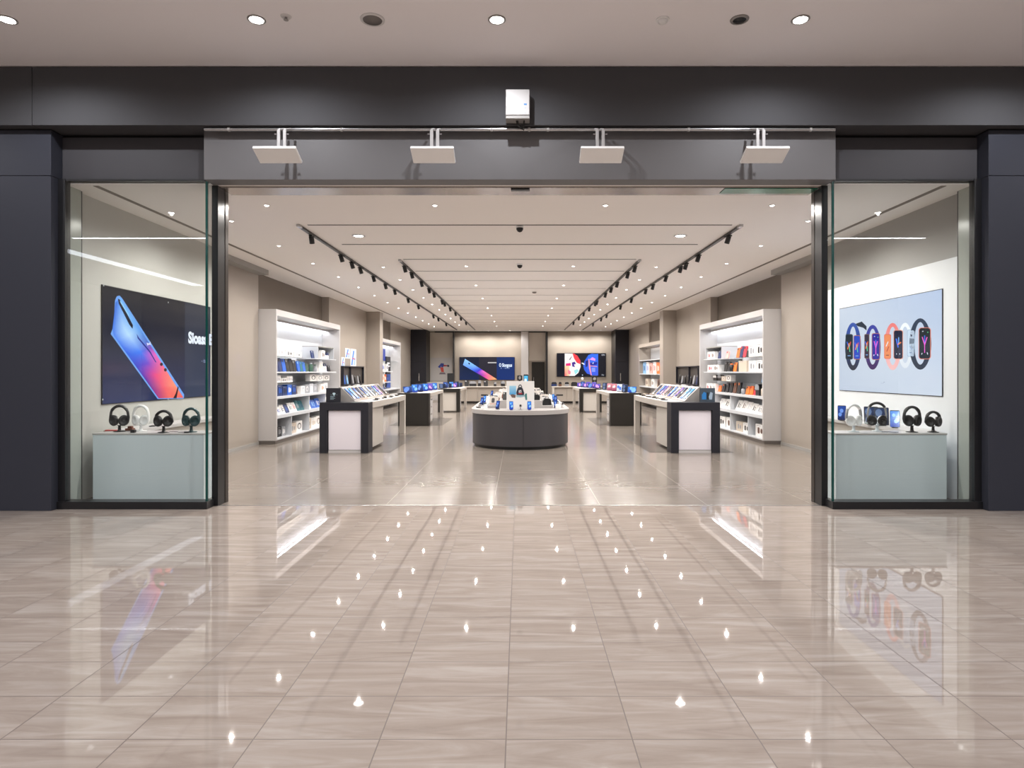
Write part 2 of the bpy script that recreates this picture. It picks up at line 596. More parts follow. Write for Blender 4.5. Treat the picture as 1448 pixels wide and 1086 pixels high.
obj('diffuser', MB().box(-12.26, -11.84, -9.95, -2.65, ZM - .035, ZM - .03, 'wide strip lamp'), t)

# small ceiling devices of the mall
t = thing('ceiling_speaker', 'round grey speaker grille set in the mall ceiling', 'speaker', (-1.353, 5.85, ZM))
obj('grille', MB().rev([(.001, -.012), (.085, -.012), (.088, -.003)][::-1], 'dark grey sensor', 28, caps=False), t)
obj('rim', MB().rev([(.088, -.001), (.112, -.001), (.11, -.009), (.088, -.011)], 'pale plastic', 28, caps=False), t)
t = thing('sprinkler_head', 'tiny sprinkler beside the black-rimmed mall downlight', 'sprinkler', (-2.13, 5.8, ZM))
obj('plate', MB().rev([(.05, -.001), (.045, -.008), (.001, -.009)], 'pale plastic', 20, caps=False), t)
obj('nozzle', MB().rev([(.012, -.009), (.012, -.03), (.022, -.032), (.022, -.036)], 'grey paint', 12), t)
t = thing('smoke_detector', 'small white smoke detector in the mall ceiling', 'smoke detector', (1.313, 5.85, ZM))
obj('base', MB().rev([(.062, -.001), (.06, -.012)], 'white plastic', 24), t)
obj('head', MB().rev([(.045, -.012), (.042, -.03), (.02, -.036)], 'white plastic', 24), t)
t = thing('motion_sensor', 'round ceiling sensor with a dark centre beside the mall downlight', 'sensor', (2.02, 5.85, ZM))
obj('rim', MB().rev([(.06, -.001), (.085, -.001), (.082, -.009), (.06, -.012)], 'grey paint', 24, caps=False), t)
obj('eye', MB().rev([(.06, -.003), (.045, -.014), (.02, -.02)], 'black plastic', 20), t)

# shop downlights
sl = lamp_proto('recessed_spotlight', 'x', .026, 'shop lamp', SHOP_W, (1, .955, .90))
first = [True]


def shop_lamp(x, y, label, group, src=sl):
    if src is sl and first[0]:
        first[0] = False
        sl.location = (x, y, ZC); sl['label'] = label; sl['group'] = group
        return sl
    return dup(src, (x, y, ZC), 0, label, group)


for x, w in ((-3.15, 'outer lamp toward the phone-advert window'), (-1.056, 'inner lamp toward the phone-advert window'), (1.065, 'inner lamp toward the watch-advert window'), (3.14, 'outer lamp toward the watch-advert window')):
    shop_lamp(x, 7.92, 'downlight just inside the shop entrance, ' + w, 'entrance downlights')
big = lamp_proto('recessed_downlight', 'x', .07, 'shop lamp', SHOP_W, (1, .955, .90), 'steel')
big.location = (-2.46, 9.71, ZC)
big['label'] = 'large downlight beside the first ceiling slot near the phone-advert track'
dup(big, (2.45, 9.71, ZC), 0, 'large downlight beside the first ceiling slot near the watch-advert track')
for s in (-1, 1):
    for k in range(13):
        shop_lamp(s * 3.96, 8.74 + 1.72 * k, 'shop downlight outside the outer track on the %s side, %s from the entrance' % (SIDE[s], ORD[k]), 'outer rows of shop downlights')
    for k in range(10):
        shop_lamp(s * 2.7, 12.6 + 1.75 * k, 'shop downlight between the two tracks on the %s side, %s from the entrance' % (SIDE[s], ORD[k]), 'rows of downlights between tracks')
    for k in range(7):
        shop_lamp(s * 1.05, 12.5 + 2.76 * k, 'middle shop downlight toward the %s side, %s from the entrance' % (SIDE[s], ORD[k]), 'middle rows of downlights')
    for k in range(3):
        X = (-2.6, -1.6, -.5)[k] if s < 0 else (2.0, 3.05, 4.1)[k]
        o = shop_lamp(X, 32.2, 'ceiling spot washing the back wall on the %s side, %s from the black door' % (SIDE[s], ORD[k]), 'back wall spots')
        l = bpy.data.lights.new('beam', 'SPOT')
        l.energy = 42; l.spot_size = .62; l.spot_blend = .7; l.color = (1, .88, .76); l.shadow_soft_size = .04
        lo = bpy.data.objects.new('beam', l); COL.objects.link(lo)
        lo.parent = o; lo.location = (0, 0, -.05); lo.rotation_euler = (math.radians(25), 0, 0)

# track lights
pr = thing('track_spotlight', 'x', 'spotlight')
obj('adapter', MB().box(-.025, .025, -.06, .06, -.02, 0, 'black plastic'), pr, .003)
hh = MB(Matrix.Translation((0, 0, -.06)) @ Matrix.Rotation(math.radians(24), 4, 'X'))
hh.rev([(.03, .05), (.036, .045), (.038, -.06), (.032, -.06), (.03, -.03), (.001, -.03)], 'black plastic', 18)
hh.rev([(.008, .055), (.008, .04)], 'black plastic', 10)
obj('lamp_head', hh, pr)
YO = [9.54, 11.14, 11.85, 12.48, 13.6, 14.8, 15.9, 17.8, 19.6, 23, 24.4, 27]
YI = [12.3, 13.1, 14.4, 15.6, 16.5, 18.2, 18.8, 20.3, 22, 24, 26.3]
used = False
for s in (-1, 1):
    for x, y0, Ys, nm in ((3.12, 8.95, YO, 'outer'), (2.22, 11.75, YI, 'inner')):
        t = thing('lighting_track', 'black %s ceiling lighting track on the %s side' % (nm, SIDE[s]), 'lighting track', (s * x, y0, ZC), world=True, group='lighting tracks')
        obj('rail', MB().box(s * x - .022, s * x + .022, y0 + .12, 31.5, ZC - .033, ZC - .001, 'black plastic'), t)
        obj('feed_end', MB().box(s * x - .024, s * x + .024, y0, y0 + .12, ZC - .036, ZC - .001, 'steel'), t)
        for k, y in enumerate(Ys):
            y += .12 * (s > 0) * (k % 3 - 1) * (k > 0)
            lab = 'black spotlight on the %s track, %s side, %s from the entrance' % (nm, SIDE[s], ORD[k])
            if not used:
                used = True; pr.location = (s * x, y, ZC - .036); pr['label'] = lab; pr['group'] = 'track spotlights'
            else:
                dup(pr, (s * x, y, ZC - .036), s * .5, lab, 'track spotlights')
# dome cameras in the shop ceiling
cm = thing('ceiling_dome_camera', 'black dome camera hanging by the first ceiling slot', 'camera', (0, 9.07, ZC))
obj('base', MB().rev([(.055, 0), (.055, -.03)], 'white plastic', 20), cm)
obj('dome', MB().rev([(.05, -.03), (.048, -.055), (.03, -.08), (.005, -.09)], 'black plastic', 20), cm)
dup(cm, (0, 12.25, ZC), 0, 'black dome camera hanging by the third ceiling slot')
sm = thing('smoke_detector', 'small round detector near the watch-advert side of the shop ceiling', 'smoke detector', (.38, 16.6, ZC))
obj('base', MB().rev([(.06, -.001), (.05, -.03), (.02, -.04)], 'dark grey sensor', 20), sm)

# ================================================================== FRONT EQUIPMENT
t = thing('conduit_pipe', 'thin grey metal pipe running under the dark upper band', 'pipe', (0, 6.78, 4.07), world=True)
obj('pipe', MB().tube([(-3.36, 6.79, 4.08), (3.36, 6.79, 4.08)], .021, 'steel', 12), t)
for x in (-3.1, -1.9, -.3, .1, .3, 1.8, 3.1):
    obj('mount_clip', MB().tube([(x - .012, 6.79, 4.08), (x + .012, 6.79, 4.08)], .0225, 'router grey', 12), t)
ANT = [((356 + 418) / 2, 'white square antenna panel hung above the phone-advert end of the entrance'),
       ((581 + 640) / 2, 'white square antenna panel hung nearer the white wall box'),
       ((823 + 882) / 2, 'white square antenna panel hung just past the white wall box'),
       ((1057 + 1117) / 2, 'white square antenna panel hung above the watch-advert end of the entrance')]
pa = None
for i, (px, lab) in enumerate(ANT):
    x = (px - PX) * 6.35 / F
    if pa is None:
        pa = thing('antenna_panel', lab, 'antenna', (x, 6.36, 3.74), group='entrance antenna panels')
        M = Matrix.Rotation(math.radians(-24), 4, 'X')
        b = MB(M)
        b.box(-.217, .217, 0, .215, -.015, .015, 'antenna white')
        obj('panel', b, pa, .006)
        for k in (-1, 1):
            obj('arm', MB().box(k * .031 - .016, k * .031 + .016, .195, .215, -.055, .25, 'router grey'), pa, .003)
            obj('mount', MB().tube([(k * .031, .205, .24), (k * .031, .225, .262), (k * .031, .39, .326)], .012, 'router grey', 8), pa)
            obj('bolt', MB().box(k * .062 - .012, k * .062 + .012, .2, .21, .2, .21, 'steel'), pa)
    else:
        dup(pa, (x, 6.36, 3.74), 0, lab)
x0, z1 = XZ(715, 126, 6.6); x1, z0 = XZ(749, 166, 6.6)
t = thing('wall_control_box', 'white rectangular control box mounted on the dark upper band', 'control box', (0, 6.74, z0), world=True)
obj('body', MB().box(x0, x1, 6.6, 6.738, z0 + .025, z1, 'router grey'), t, .008)
obj('base_cover', MB().box(x0, x1, 6.605, 6.738, z0 - .01, z0 + .022, 'grey paint'), t, .005)
mk = MB()
mk.box(x1 - .06, x1 - .03, 6.598, 6.6, z1 - .165, z1 - .15, 'print', rgb(40, 120, 190))
mk.box(x1 - .05, x1 - .04, 6.598, 6.6, z1 - .2, z1 - .19, 'print', rgb(150, 170, 190))
mk.box(x1 - .052, x1 - .04, 6.598, 6.6, z1 - .25, z1 - .242, 'print', rgb(160, 170, 180))
obj('marking', mk, t)
cb = MB()
for k, (dx, dz) in enumerate(((0, 0), (.03, -.012), (.015, .01))):
    cb.tube([(x0 + .11 + dx * .4, 6.66, z0), (x0 + .12 + dx * .4, 6.67, z0 - .05 + dz), (x0 + .16 + dx, 6.72, z0 - .075 + dz), (x1 - .06, 6.66, z0 - .04 + dz), (x1 - .055, 6.66, z0)], .007, 'cable black', 8)
obj('cable', cb, t)

# ================================================================== WINDOW SCREENS
def mix3(stops, t):
    for (a, ca), (b, cb_) in zip(stops, stops[1:]):
        if t <= b:
            k = (t - a) / (b - a)
            return tuple(ca[i] + (cb_[i] - ca[i]) * k for i in range(3)) + (1,)
    return tuple(stops[-1][1][:3]) + (1,)


def lerp(a, b, t):
    return tuple(x + (y - x) * t for x, y in zip(a, b))


def framed_screen(name, label, loc, rot, w, h, th=.05):
    t = thing(name, label, 'screen', loc, rot)
    obj('bezel', MB().box(-.008, w + .008, .0, th - .002, -.008, h + .008, 'black plastic'), t, .002)
    return t


# --- phone advert in the first window: screen plane X=-5.045, content located on that plane
XL = 5.085
tY = 7.757


def TL(zx, zy):          # zoomed crop coordinates -> (u, v) on the screen
    px, py = 130 + zx * .17493, 390 + zy * .17495
    Y = XL * F / (PX - px)
    return Y - tY, H - (py - PY) * Y / F - 1.10


WL, HL = 2.70, 1.45
t = framed_screen('video_screen', 'large dark screen with a slanted blue and orange phone in the shop window', (-XL, tY, 1.10), PI / 2, WL, HL, .0145)
s_ = MB()
navy, navy2 = rgb(16, 19, 30), rgb(36, 44, 62)
s_.grid(lambda a, b: (a * WL, b * HL), 2, 4, lambda a, b: mix3([(0, rgb(26, 38, 82)), (.5, rgb(18, 25, 48)), (1, rgb(16, 18, 26))], b), 'screen', 1)
ub = TL(750, 500)[0]
s_.grid(lambda a, b: (ub + a * (WL - ub), b * HL), 1, 2, lambda a, b: mix3([(0, rgb(40, 52, 80)), (1, rgb(44, 48, 60))], b), 'screen', 2)
ca, _b, cc, cd = (195, 175), (232, 170), (745, 992), (530, 996)
body = [(180, 300), (185, 200), (200, 165), (222, 160), (242, 180), (745, 960), (742, 992), (530, 996), (150, 470), (168, 420)]
s_.pic([TL(*p) for p in body], 'screen', rgb(110, 160, 235), 3)
st_l = [(0, rgb(40, 95, 205)), (.3, rgb(70, 130, 240)), (.45, rgb(35, 95, 225)), (.65, rgb(30, 50, 190)), (.85, rgb(90, 40, 150)), (1, rgb(180, 50, 120))]
st_m = [(0, rgb(60, 130, 230)), (.3, rgb(190, 225, 255)), (.5, rgb(50, 120, 240)), (.62, rgb(110, 70, 200)), (.75, rgb(235, 70, 130)), (1, rgb(250, 110, 90))]
st_r = [(0, rgb(120, 190, 245)), (.3, rgb(90, 160, 240)), (.48, rgb(60, 70, 180)), (.56, rgb(235, 90, 190)), (.72, rgb(255, 110, 120)), (.88, rgb(255, 150, 110)), (1, rgb(240, 90, 80))]


def phone_pt(tt, ss):
    l = lerp((190, 215), (160, 462), min(1, tt / .22)) if tt < .22 else lerp((160, 462), (538, 990), (tt - .22) / .78)
    r = lerp((228, 176), (738, 985), tt)
    return TL(*lerp(l, r, ss))


s_.grid(phone_pt, 16, 6, lambda a, b: lerp(mix3(st_l, a), mix3(st_m, a), b * 2) if b < .5 else lerp(mix3(st_m, a), mix3(st_r, a), b * 2 - 1), 'screen', 4)
s_.pic([TL(*p) for p in ((208, 185), (222, 190), (330, 400), (326, 428), (300, 395), (215, 225))], 'screen', rgb(12, 18, 40), 5)
s_.pic([TL(*p) for p in ((222, 205), (232, 205), (300, 320), (292, 325))], 'screen', rgb(150, 205, 250), 6)
for (zx, zy) in ((560, 715), (592, 760)):
    s_.pic([TL(zx + 12 * math.cos(a * PI / 5), zy + 14 * math.sin(a * PI / 5)) for a in range(10)], 'screen', rgb(60, 14, 30), 5)
s_.pic([TL(*p) for p in ((360, 470), (378, 500), (470, 610), (520, 700), (512, 700), (462, 616), (368, 506))], 'screen', rgb(24, 40, 140), 5)
s_.pic([TL(*p) for p in ((440, 540), (460, 548), (474, 530), (470, 550), (480, 558), (456, 556), (448, 566))], 'screen', rgb(220, 220, 255), 5)
s_.pic([TL(*p) for p in ((694, 890), (700, 900), (682, 990), (655, 990), (676, 950))], 'screen', rgb(40, 14, 22), 5)
u0, v0 = TL(778, 540)
s_.text('Sioass E', u0, v0, .235, 'screen', rgb(236, 240, 255), 5, bold=.012, sx=1.02)
s_.text('- isa :', u0 + .40, v0 - .30, .10, 'screen', rgb(150, 165, 200), 5)
for zx, zy in ((92, 78), (615, 215), (85, 1000), (615, 1000)):
    u, v = TL(zx, zy)
    s_.pic([(u + .012 * math.cos(a * PI / 4), v + .012 * math.sin(a * PI / 4)) for a in range(8)], 'screen', rgb(190, 190, 190), 7)
obj('picture', s_, t)

# --- watch advert in the second window
XR = 5.05
yn, yf = XR * F / (1332 - PX), XR * F / (1187 - PX)
zt, zb = H - (409 - PY) * yn / F, H - (560 - PY) * yn / F
WR, HR = yf - yn, zt - zb


def TR(zx, zy):
    px, py = 1170 + zx * .21176, 400 + zy * .21178
    Y = XR * F / (px - PX)
    return yf - Y, H - (py - PY) * Y / F - zb


t = framed_screen('video_screen', 'large pale blue screen showing five smart bands in the shop window', (XR, yf, zb), -PI / 2, WR, HR, .0095)
s_ = MB()
s_.grid(lambda a, b: (a * WR, b * HR), 6, 4, lambda a, b: mix3([(0, rgb(194, 203, 222)), (.5, rgb(206, 214, 230)), (1, rgb(184, 199, 228))], (a + b) / 2), 'screen', 1)


def ell(cx, cy, rx, ry):
    return lambda k: TR(cx + rx * math.cos(2 * PI * k), cy - ry * math.sin(2 * PI * k))


def band(cx, cy, rx, ry, th, c_top, c_bot, lay):
    s_.ring(ell(cx, cy, rx, ry), ell(cx, cy - 4, rx - th, ry - 30), 28, lambda k: lerp(c_bot, c_top, .5 + .5 * math.sin(2 * PI * k)), 'screen', lay)


def dial(x0, y0, x1, y1, edge, face, marks, lay):
    def rr(m):
        w, h = (x1 - x0) / 2 - m, (y1 - y0) / 2 - m
        return [TR((x0 + x1) / 2 + a, (y0 + y1) / 2 + b) for a, b in rrect(2 * w, 2 * h, min(w, h) * .45, 4)]
    s_.pic(rr(0), 'screen', edge, lay)
    s_.pic(rr(4), 'screen', face, lay + 1)
    for (a, b, c, d_, w, col) in marks:
        A, B = Vector((x0 + a * (x1 - x0), y0 + b * (y1 - y0))), Vector((x0 + c * (x1 - x0), y0 + d_ * (y1 - y0)))
        n_ = (B - A).normalized(); n_ = Vector((-n_.y, n_.x)) * w / 2
        s_.pic([TR(*(A + n_)), TR(*(B + n_)), TR(*(B - n_)), TR(*(A - n_))], 'screen', col, lay + 2)


pk, bl, wh, og = rgb(240, 90, 210), rgb(60, 110, 240), rgb(230, 235, 250), rgb(245, 130, 60)
flower = [(.3, .3, .5, .55, 6, pk), (.7, .3, .5, .55, 6, pk), (.5, .5, .5, .8, 5, pk), (.5, .25, .5, .5, 6, bl), (.25, .85, .3, .8, 5, wh), (.75, .85, .7, .78, 5, wh), (.3, .12, .4, .12, 5, wh), (.7, .15, .8, .15, 6, rgb(90, 200, 140))]
burst = [(.3, .6, .5, .35, 6, og), (.6, .7, .5, .4, 5, rgb(90, 210, 160)), (.2, .3, .45, .5, 5, bl), (.7, .3, .55, .5, 5, rgb(230, 80, 60)), (.3, .85, .7, .85, 5, rgb(120, 170, 230))]
s_.pic([TR(*p) for p in ((185, 275), (230, 258), (262, 290), (262, 318), (240, 300), (205, 290))], 'screen', rgb(32, 46, 62), 2)
band(172, 425, 54, 160, 28, rgb(50, 84, 170), rgb(34, 42, 58), 3)
dial(122, 342, 172, 512, rgb(40, 70, 84), rgb(14, 34, 48), burst, 5)
dial(176, 350, 224, 512, rgb(180, 110, 80), rgb(28, 70, 190), burst, 8)
band(303, 430, 54, 150, 26, rgb(58, 66, 160), rgb(62, 34, 92), 3)
dial(248, 342, 282, 505, rgb(120, 90, 84), rgb(40, 36, 60), burst, 5)
dial(298, 336, 354, 514, rgb(180, 110, 90), rgb(28, 26, 150), flower, 8)
band(437, 425, 56, 158, 27, rgb(240, 128, 124), rgb(245, 190, 190), 3)
dial(380, 342, 426, 508, rgb(228, 110, 96), rgb(238, 140, 90), [(.3, .5, .6, .3, 5, wh), (.4, .7, .7, .5, 5, rgb(180, 60, 60)), (.3, .85, .7, .85, 5, rgb(90, 40, 40))], 5)
dial(443, 314, 508, 510, rgb(230, 160, 140), rgb(16, 26, 56), [(.3, .3, .5, .6, 8, bl), (.45, .5, .8, .42, 8, og), (.55, .25, .55, .5, 6, rgb(120, 180, 250)), (.3, .82, .36, .82, 8, wh), (.62, .82, .7, .82, 8, wh)], 8)
band(520, 418, 50, 152, 22, rgb(246, 248, 252), rgb(226, 230, 240), 2)
dial(534, 312, 588, 494, rgb(170, 190, 215), rgb(206, 220, 240), [(.5, .18, .55, .25, 10, rgb(40, 50, 80)), (.3, .6, .7, .75, 5, rgb(150, 170, 210)), (.3, .85, .6, .85, 5, rgb(110, 130, 170))], 5)
band(622, 408, 74, 172, 34, rgb(48, 62, 84), rgb(36, 48, 66), 6)
dial(612, 298, 694, 510, rgb(226, 130, 110), rgb(14, 30, 36), flower, 9)
s_.text('. .-', *TR(358, 672), .09, 'screen', rgb(130, 145, 175), 3)
obj('picture', s_, t)

# --- back wall screens
def back_screen(px0, py0, px1, py1, label):
    Y = 32.94
    x0, z1 = XZ(px0, py0, Y); x1, z0 = XZ(px1, py1, Y)
    t = framed_screen('video_screen', label, (x0, Y, z0), 0, x1 - x0, z1 - z0, .058)
    return t, x1 - x0, z1 - z0, x0, z0, Y


t, w, h, bx, bz, Y = back_screen(650, 505, 727.5, 537, 'wide dark blue screen with a slanted phone on the back wall')
s_ = MB()
B1 = lambda zx, zy: (XZ(645 + zx * .08978, 495 + zy * .08978, Y)[0] - bx, XZ(645 + zx * .08978, 495 + zy * .08978, Y)[1] - bz)
s_.grid(lambda a, b: (a * w, b * h), 1, 2, lambda a, b: mix3([(0, rgb(14, 34, 74)), (1, rgb(16, 24, 40))], b), 'screen', 1, .001)
us = B1(640, 0)[0]
s_.pic([(us * .52, 0), (us, 0), (us, h), (us * .52, h)], 'screen', rgb(38, 36, 46), 2, .001)
s_.grid(lambda a, b: (us + a * (w - us), b * h), 1, 2, lambda a, b: mix3([(0, rgb(12, 44, 106)), (1, rgb(18, 44, 96))], b), 'screen', 2, .001)
s_.grid(lambda a, b: B1(*lerp(lerp((108, 235), (520, 474), a), lerp((140, 138), (645, 462), a), b)), 12, 3,
        lambda a, b: lerp(mix3([(0, rgb(120, 170, 250)), (.25, rgb(90, 140, 245)), (.45, rgb(40, 60, 210)), (.7, rgb(130, 40, 170)), (.85, rgb(235, 60, 160)), (1, rgb(250, 130, 90))], a),
                          mix3([(0, rgb(150, 200, 255)), (.3, rgb(130, 190, 250)), (.5, rgb(60, 60, 210)), (.58, rgb(240, 110, 200)), (.8, rgb(255, 130, 120)), (1, rgb(255, 190, 110))], a), b), 'screen', 3, .001)
s_.pic([B1(*p) for p in ((195, 195), (220, 210), (212, 232), (192, 215))], 'screen', rgb(12, 16, 40), 4, .001)
s_.pic([B1(*p) for p in ((500, 190), (635, 190), (635, 207), (500, 207))], 'screen', rgb(190, 186, 186), 4, .001)
s_.text('O Sionguus', *B1(676, 262), .25, 'screen', rgb(225, 238, 255), 5, .001, bold=.008, sx=.58)
s_.text('a  - aiout', *B1(702, 292), .13, 'screen', rgb(150, 175, 220), 5, .001)
obj('picture', s_, t)
t, w, h, bx, bz, Y = back_screen(787.5, 499.5, 856.5, 532.5, 'back wall screen with a red-white and a blue watch face')
s_ = MB()
B2 = lambda zx, zy: (XZ(770 + zx * .09669, 490 + zy * .09667, Y)[0] - bx, XZ(770 + zx * .09669, 490 + zy * .09667, Y)[1] - bz)
s_.pic([(0, 0), (w, 0), (w, h), (0, h)], 'screen', rgb(10, 12, 24), 1, .001)
lf = [(295, 102), (430, 102), (480, 135), (525, 205), (527, 300), (495, 385), (440, 430), (295, 430)]
s_.pic([B2(*p) for p in lf], 'screen', rgb(238, 232, 230), 2, .001)
s_.pic([B2(*p) for p in ((410, 102), (432, 102), (482, 137), (525, 205), (524, 260), (470, 235), (430, 170))], 'screen', rgb(235, 60, 70), 3, .001)
s_.grid(lambda a, b: B2(295 + a * 70, 430 - b * 150), 2, 3, lambda a, b: lerp(rgb(250, 90, 110), rgb(250, 220, 170), max(a, b)), 'screen', 3, .001)
s_.pic([B2(*p) for p in ((312, 250), (380, 240), (384, 280), (312, 285))], 'screen', rgb(225, 40, 120), 4, .001)
s_.pic([B2(*p) for p in ((400, 235), (440, 222), (460, 255), (430, 262), (445, 300), (405, 292))], 'screen', rgb(70, 40, 140), 4, .001)
s_.pic([B2(*p) for p in ((340, 350), (350, 335), (385, 370), (375, 410), (345, 400))], 'screen', rgb(245, 130, 150), 4, .001)
s_.pic([B2(*p) for p in ((430, 350), (480, 330), (500, 360), (450, 410))], 'screen', rgb(150, 220, 225), 4, .001)
s_.pic([B2(*p) for p in ((360, 190), (395, 145), (400, 150), (370, 200))], 'screen', rgb(90, 90, 100), 4, .001)
rt = [(640, 125), (690, 104), (780, 110), (784, 425), (700, 422), (620, 395), (580, 340), (566, 280), (585, 210)]
s_.grid(lambda a, b: B2(*lerp(lerp((640, 125), (784, 106), b), lerp((620, 395), (784, 425), b), a)), 3, 3, lambda a, b: lerp(rgb(50, 110, 235), rgb(60, 90, 220), a), 'screen', 3, .001)
s_.pic([B2(*p) for p in rt], 'screen', rgb(44, 92, 220), 2, .001)
for q, c in ((((655, 190), (700, 155), (745, 180), (740, 210), (690, 200)), rgb(225, 150, 230)), (((600, 210), (640, 200), (630, 290), (600, 300)), rgb(26, 30, 110)), (((660, 240), (770, 225), (770, 262), (670, 285)), rgb(30, 40, 150)),
             (((690, 310), (740, 310), (740, 370), (690, 370)), rgb(130, 150, 240)), (((640, 180), (655, 185), (690, 420), (678, 424), (650, 320)), rgb(235, 150, 170)), (((665, 275), (770, 290), (770, 300), (665, 288)), rgb(230, 150, 170)), (((700, 240), (720, 232), (715, 255), (700, 258)), rgb(220, 230, 255))):
    s_.pic([B2(*p) for p in q], 'screen', c, 4, .001)
s_.pic([B2(*p) for p in ((535, 240), (560, 236), (590, 258), (575, 268))], 'screen', rgb(230, 230, 235), 4, .001)
s_.text('ON', *B2(832, 134), .11, 'screen', rgb(210, 215, 225), 4, .001)
s_.text('Fis', *B2(836, 426), .11, 'screen', rgb(190, 195, 205), 4, .001)
s_.pic([B2(555 + 9 * math.cos(a * PI / 4), 418 + 9 * math.sin(a * PI / 4)) for a in range(8)], 'screen', rgb(170, 190, 210), 4, .001)
obj('picture', s_, t)
# ================================================================== WINDOW DISPLAYS
def cyl(mb, r, h, m, o=(0, 0, 0), seg=20, c=None):
    return mb.rev([(r, 0), (r, h)], m, seg, o, c)


for s in (-1, 1):
    nm = SIDE[s] + ' window'
    t = thing('display_plinth', 'white lacquered plinth in the %s' % nm, 'plinth', (s * 4.27, 7.55, 0), world=True)
    obj('body', MB().box(s * 4.945, s * 3.66, 7.37, 7.72, .0, .762, 'plinth lacquer'), t, .004)
    obj('top', MB().box(s * 4.95, s * 3.655, 7.365, 7.725, .763, .782, 'white lacquer'), t, .003)
    t = thing('display_counter', 'long narrow white counter under the screen in the %s' % nm, 'counter', (s * 4.9, 9, 0), world=True)
    obj('body', MB().box(s * 5.05, s * 4.78, 7.75, 10.2, .0, .735, 'warm white'), t, .004)
    obj('top', MB().box(s * 5.055, s * 4.72, 7.735, 10.25, .736, .782, 'white lacquer'), t, .004)
    obj('edge_strip', MB().box(s * 5.055, s * 4.93, 7.728, 7.7345, .60, .775, 'wood block'), t)

# headphones (front = -Y, base on z=0 of the stand)
def headphones(name, label, loc, rot, m, pad, stand_m, scale=1.0, band_h=.2, tilt=0, group='headphones on display', cup_m=None):
    k = scale
    cz = .105 * k
    st = thing('headphone_stand', 'stand', 'headphone stand', loc, rot)
    b = MB()
    b.rev([(.055 * k, 0), (.055 * k, .006), (.02 * k, .012), (.014 * k, .03)], stand_m, 24)
    obj('base', b, st)
    b = MB()
    b.rev([(.016 * k, .012), (.013 * k, .06 * k), (.02 * k, .062 * k), (.02 * k, .068 * k)], stand_m, 16)
    obj('neck', b, st)
    st['group'] = 'headphone stands'
    z0 = .068 * k + .002
    hp = thing(name, label, 'headphones', loc, rot, group)
    R = .083 * k
    zt = band_h - R * 1.05 - .012
    path = [(-R * 1.02, 0, z0 + .055 * k), (-R * 1.05, 0, zt - .03 * k)]
    for q in range(0, 13):
        a = PI - PI * q / 12
        path.append((R * math.cos(a) * 1.0, 0, zt + R * 1.05 * math.sin(a)))
    path += [(R * 1.05, 0, zt - .03 * k), (R * 1.02, 0, z0 + .055 * k)]
    b = MB()
    b.tube(path, .010 * k, m, 10, .020 * k, up=(0, 1, 0))
    obj('headband', b, hp)
    b = MB()
    b.tube([p for p in path[4:-4]], .014 * k, pad, 10, .022 * k, up=(0, 1, 0))
    obj('band_cushion', b, hp)
    for q in (-1, 1):
        M = Matrix.Translation((q * .048 * k, -.012 * k, z0 + .047 * k)) @ Matrix.Rotation(q * math.radians(22), 4, 'Z') @ Matrix.Rotation(q * math.radians(14), 4, 'Y') @ Matrix.Rotation(PI / 2, 4, 'X') @ Matrix.Diagonal((1.12, 1.3, 1.25, 1))
        b = MB(M)
        b.rev([(.005 * k, -.022 * k), (.03 * k, -.021 * k), (.041 * k, -.012 * k), (.043 * k, .0)], cup_m or m, 26, caps=False)
        cup = obj('ear_cup', b, hp)
        b = MB(M)
        b.rev([(.043 * k, 0), (.044 * k, .008 * k), (.04 * k, .016 * k), (.032 * k, .018 * k), (.024 * k, .012 * k), (.02 * k, .006 * k), (.002 * k, .006 * k)], pad, 26, caps=False)
        obj('ear_pad', b, cup)
        b = MB()
        b.tube([(q * R * 1.02, 0, z0 + .085 * k), (q * R * 1.03, -.004, z0 + .05 * k), (q * .082 * k, -.012 * k, z0 + .04 * k)], .005 * k, 'silver plastic' if m != 'black plastic' else m, 8)
        obj('yoke', b, hp)
    return hp, st


def on(px, Y, z, dx=0):
    return ((px - PX) * Y / F + dx, Y, z)


PZ = .7835
hp, st = headphones('headphones', 'black headphones nearest the pillar in the phone-advert window', on(169, 7.55, PZ), .12, 'black plastic', 'black plastic', 'black plastic', 1.15, .317)
st['label'] = 'black stand under the black headphones nearest the pillar, phone-advert window'
hp, st = headphones('headphones', 'white headphones between two black pairs in the phone-advert window', on(199.5, 7.62, PZ), -.1, 'white plastic', 'white plastic', 'white plastic', 1.12, .315)
st['label'] = 'white stand under the white headphones in the phone-advert window'
hp, st = headphones('headphones', 'black headphones beside the white pair, toward the glass corner, phone-advert window', on(231.5, 7.45, PZ), .05, 'black plastic', 'black plastic', 'black plastic', 1.15, .262)
st['label'] = 'black stand under the headphones in the middle of the phone-advert plinth'
hp, st = headphones('headphones', 'dark teal headphones by the glass corner in the phone-advert window', on(270.5, 7.5, PZ), -.1, 'teal plastic', 'teal plastic', 'teal plastic', 1.15, .288)
st['label'] = 'teal stand under the dark teal headphones'
hp, st = headphones('headphones', 'pale silver headphones on a clear stand by the glass corner, watch-advert window', on(1207, 7.55, PZ), .2, 'silver plastic', 'white plastic', 'clear acrylic', 1.12, .33, cup_m='white plastic')
st['label'] = 'clear stand under the pale silver headphones, watch-advert window'
hp, st = headphones('headphones', 'silver headphones with a black ear pad in the watch-advert window', on(1240, 7.6, PZ), -.35, 'silver plastic', 'black plastic', 'clear acrylic', 1.12, .35, cup_m='white plastic')
st['label'] = 'clear stand under the silver headphones with the black ear pad'
hp, st = headphones('headphones', 'taller black headphones on the watch-advert plinth', on(1289.5, 7.5, PZ), .1, 'black plastic', 'black plastic', 'black plastic', 1.18, .308)
st['label'] = 'black stand under the taller black headphones, watch-advert window'
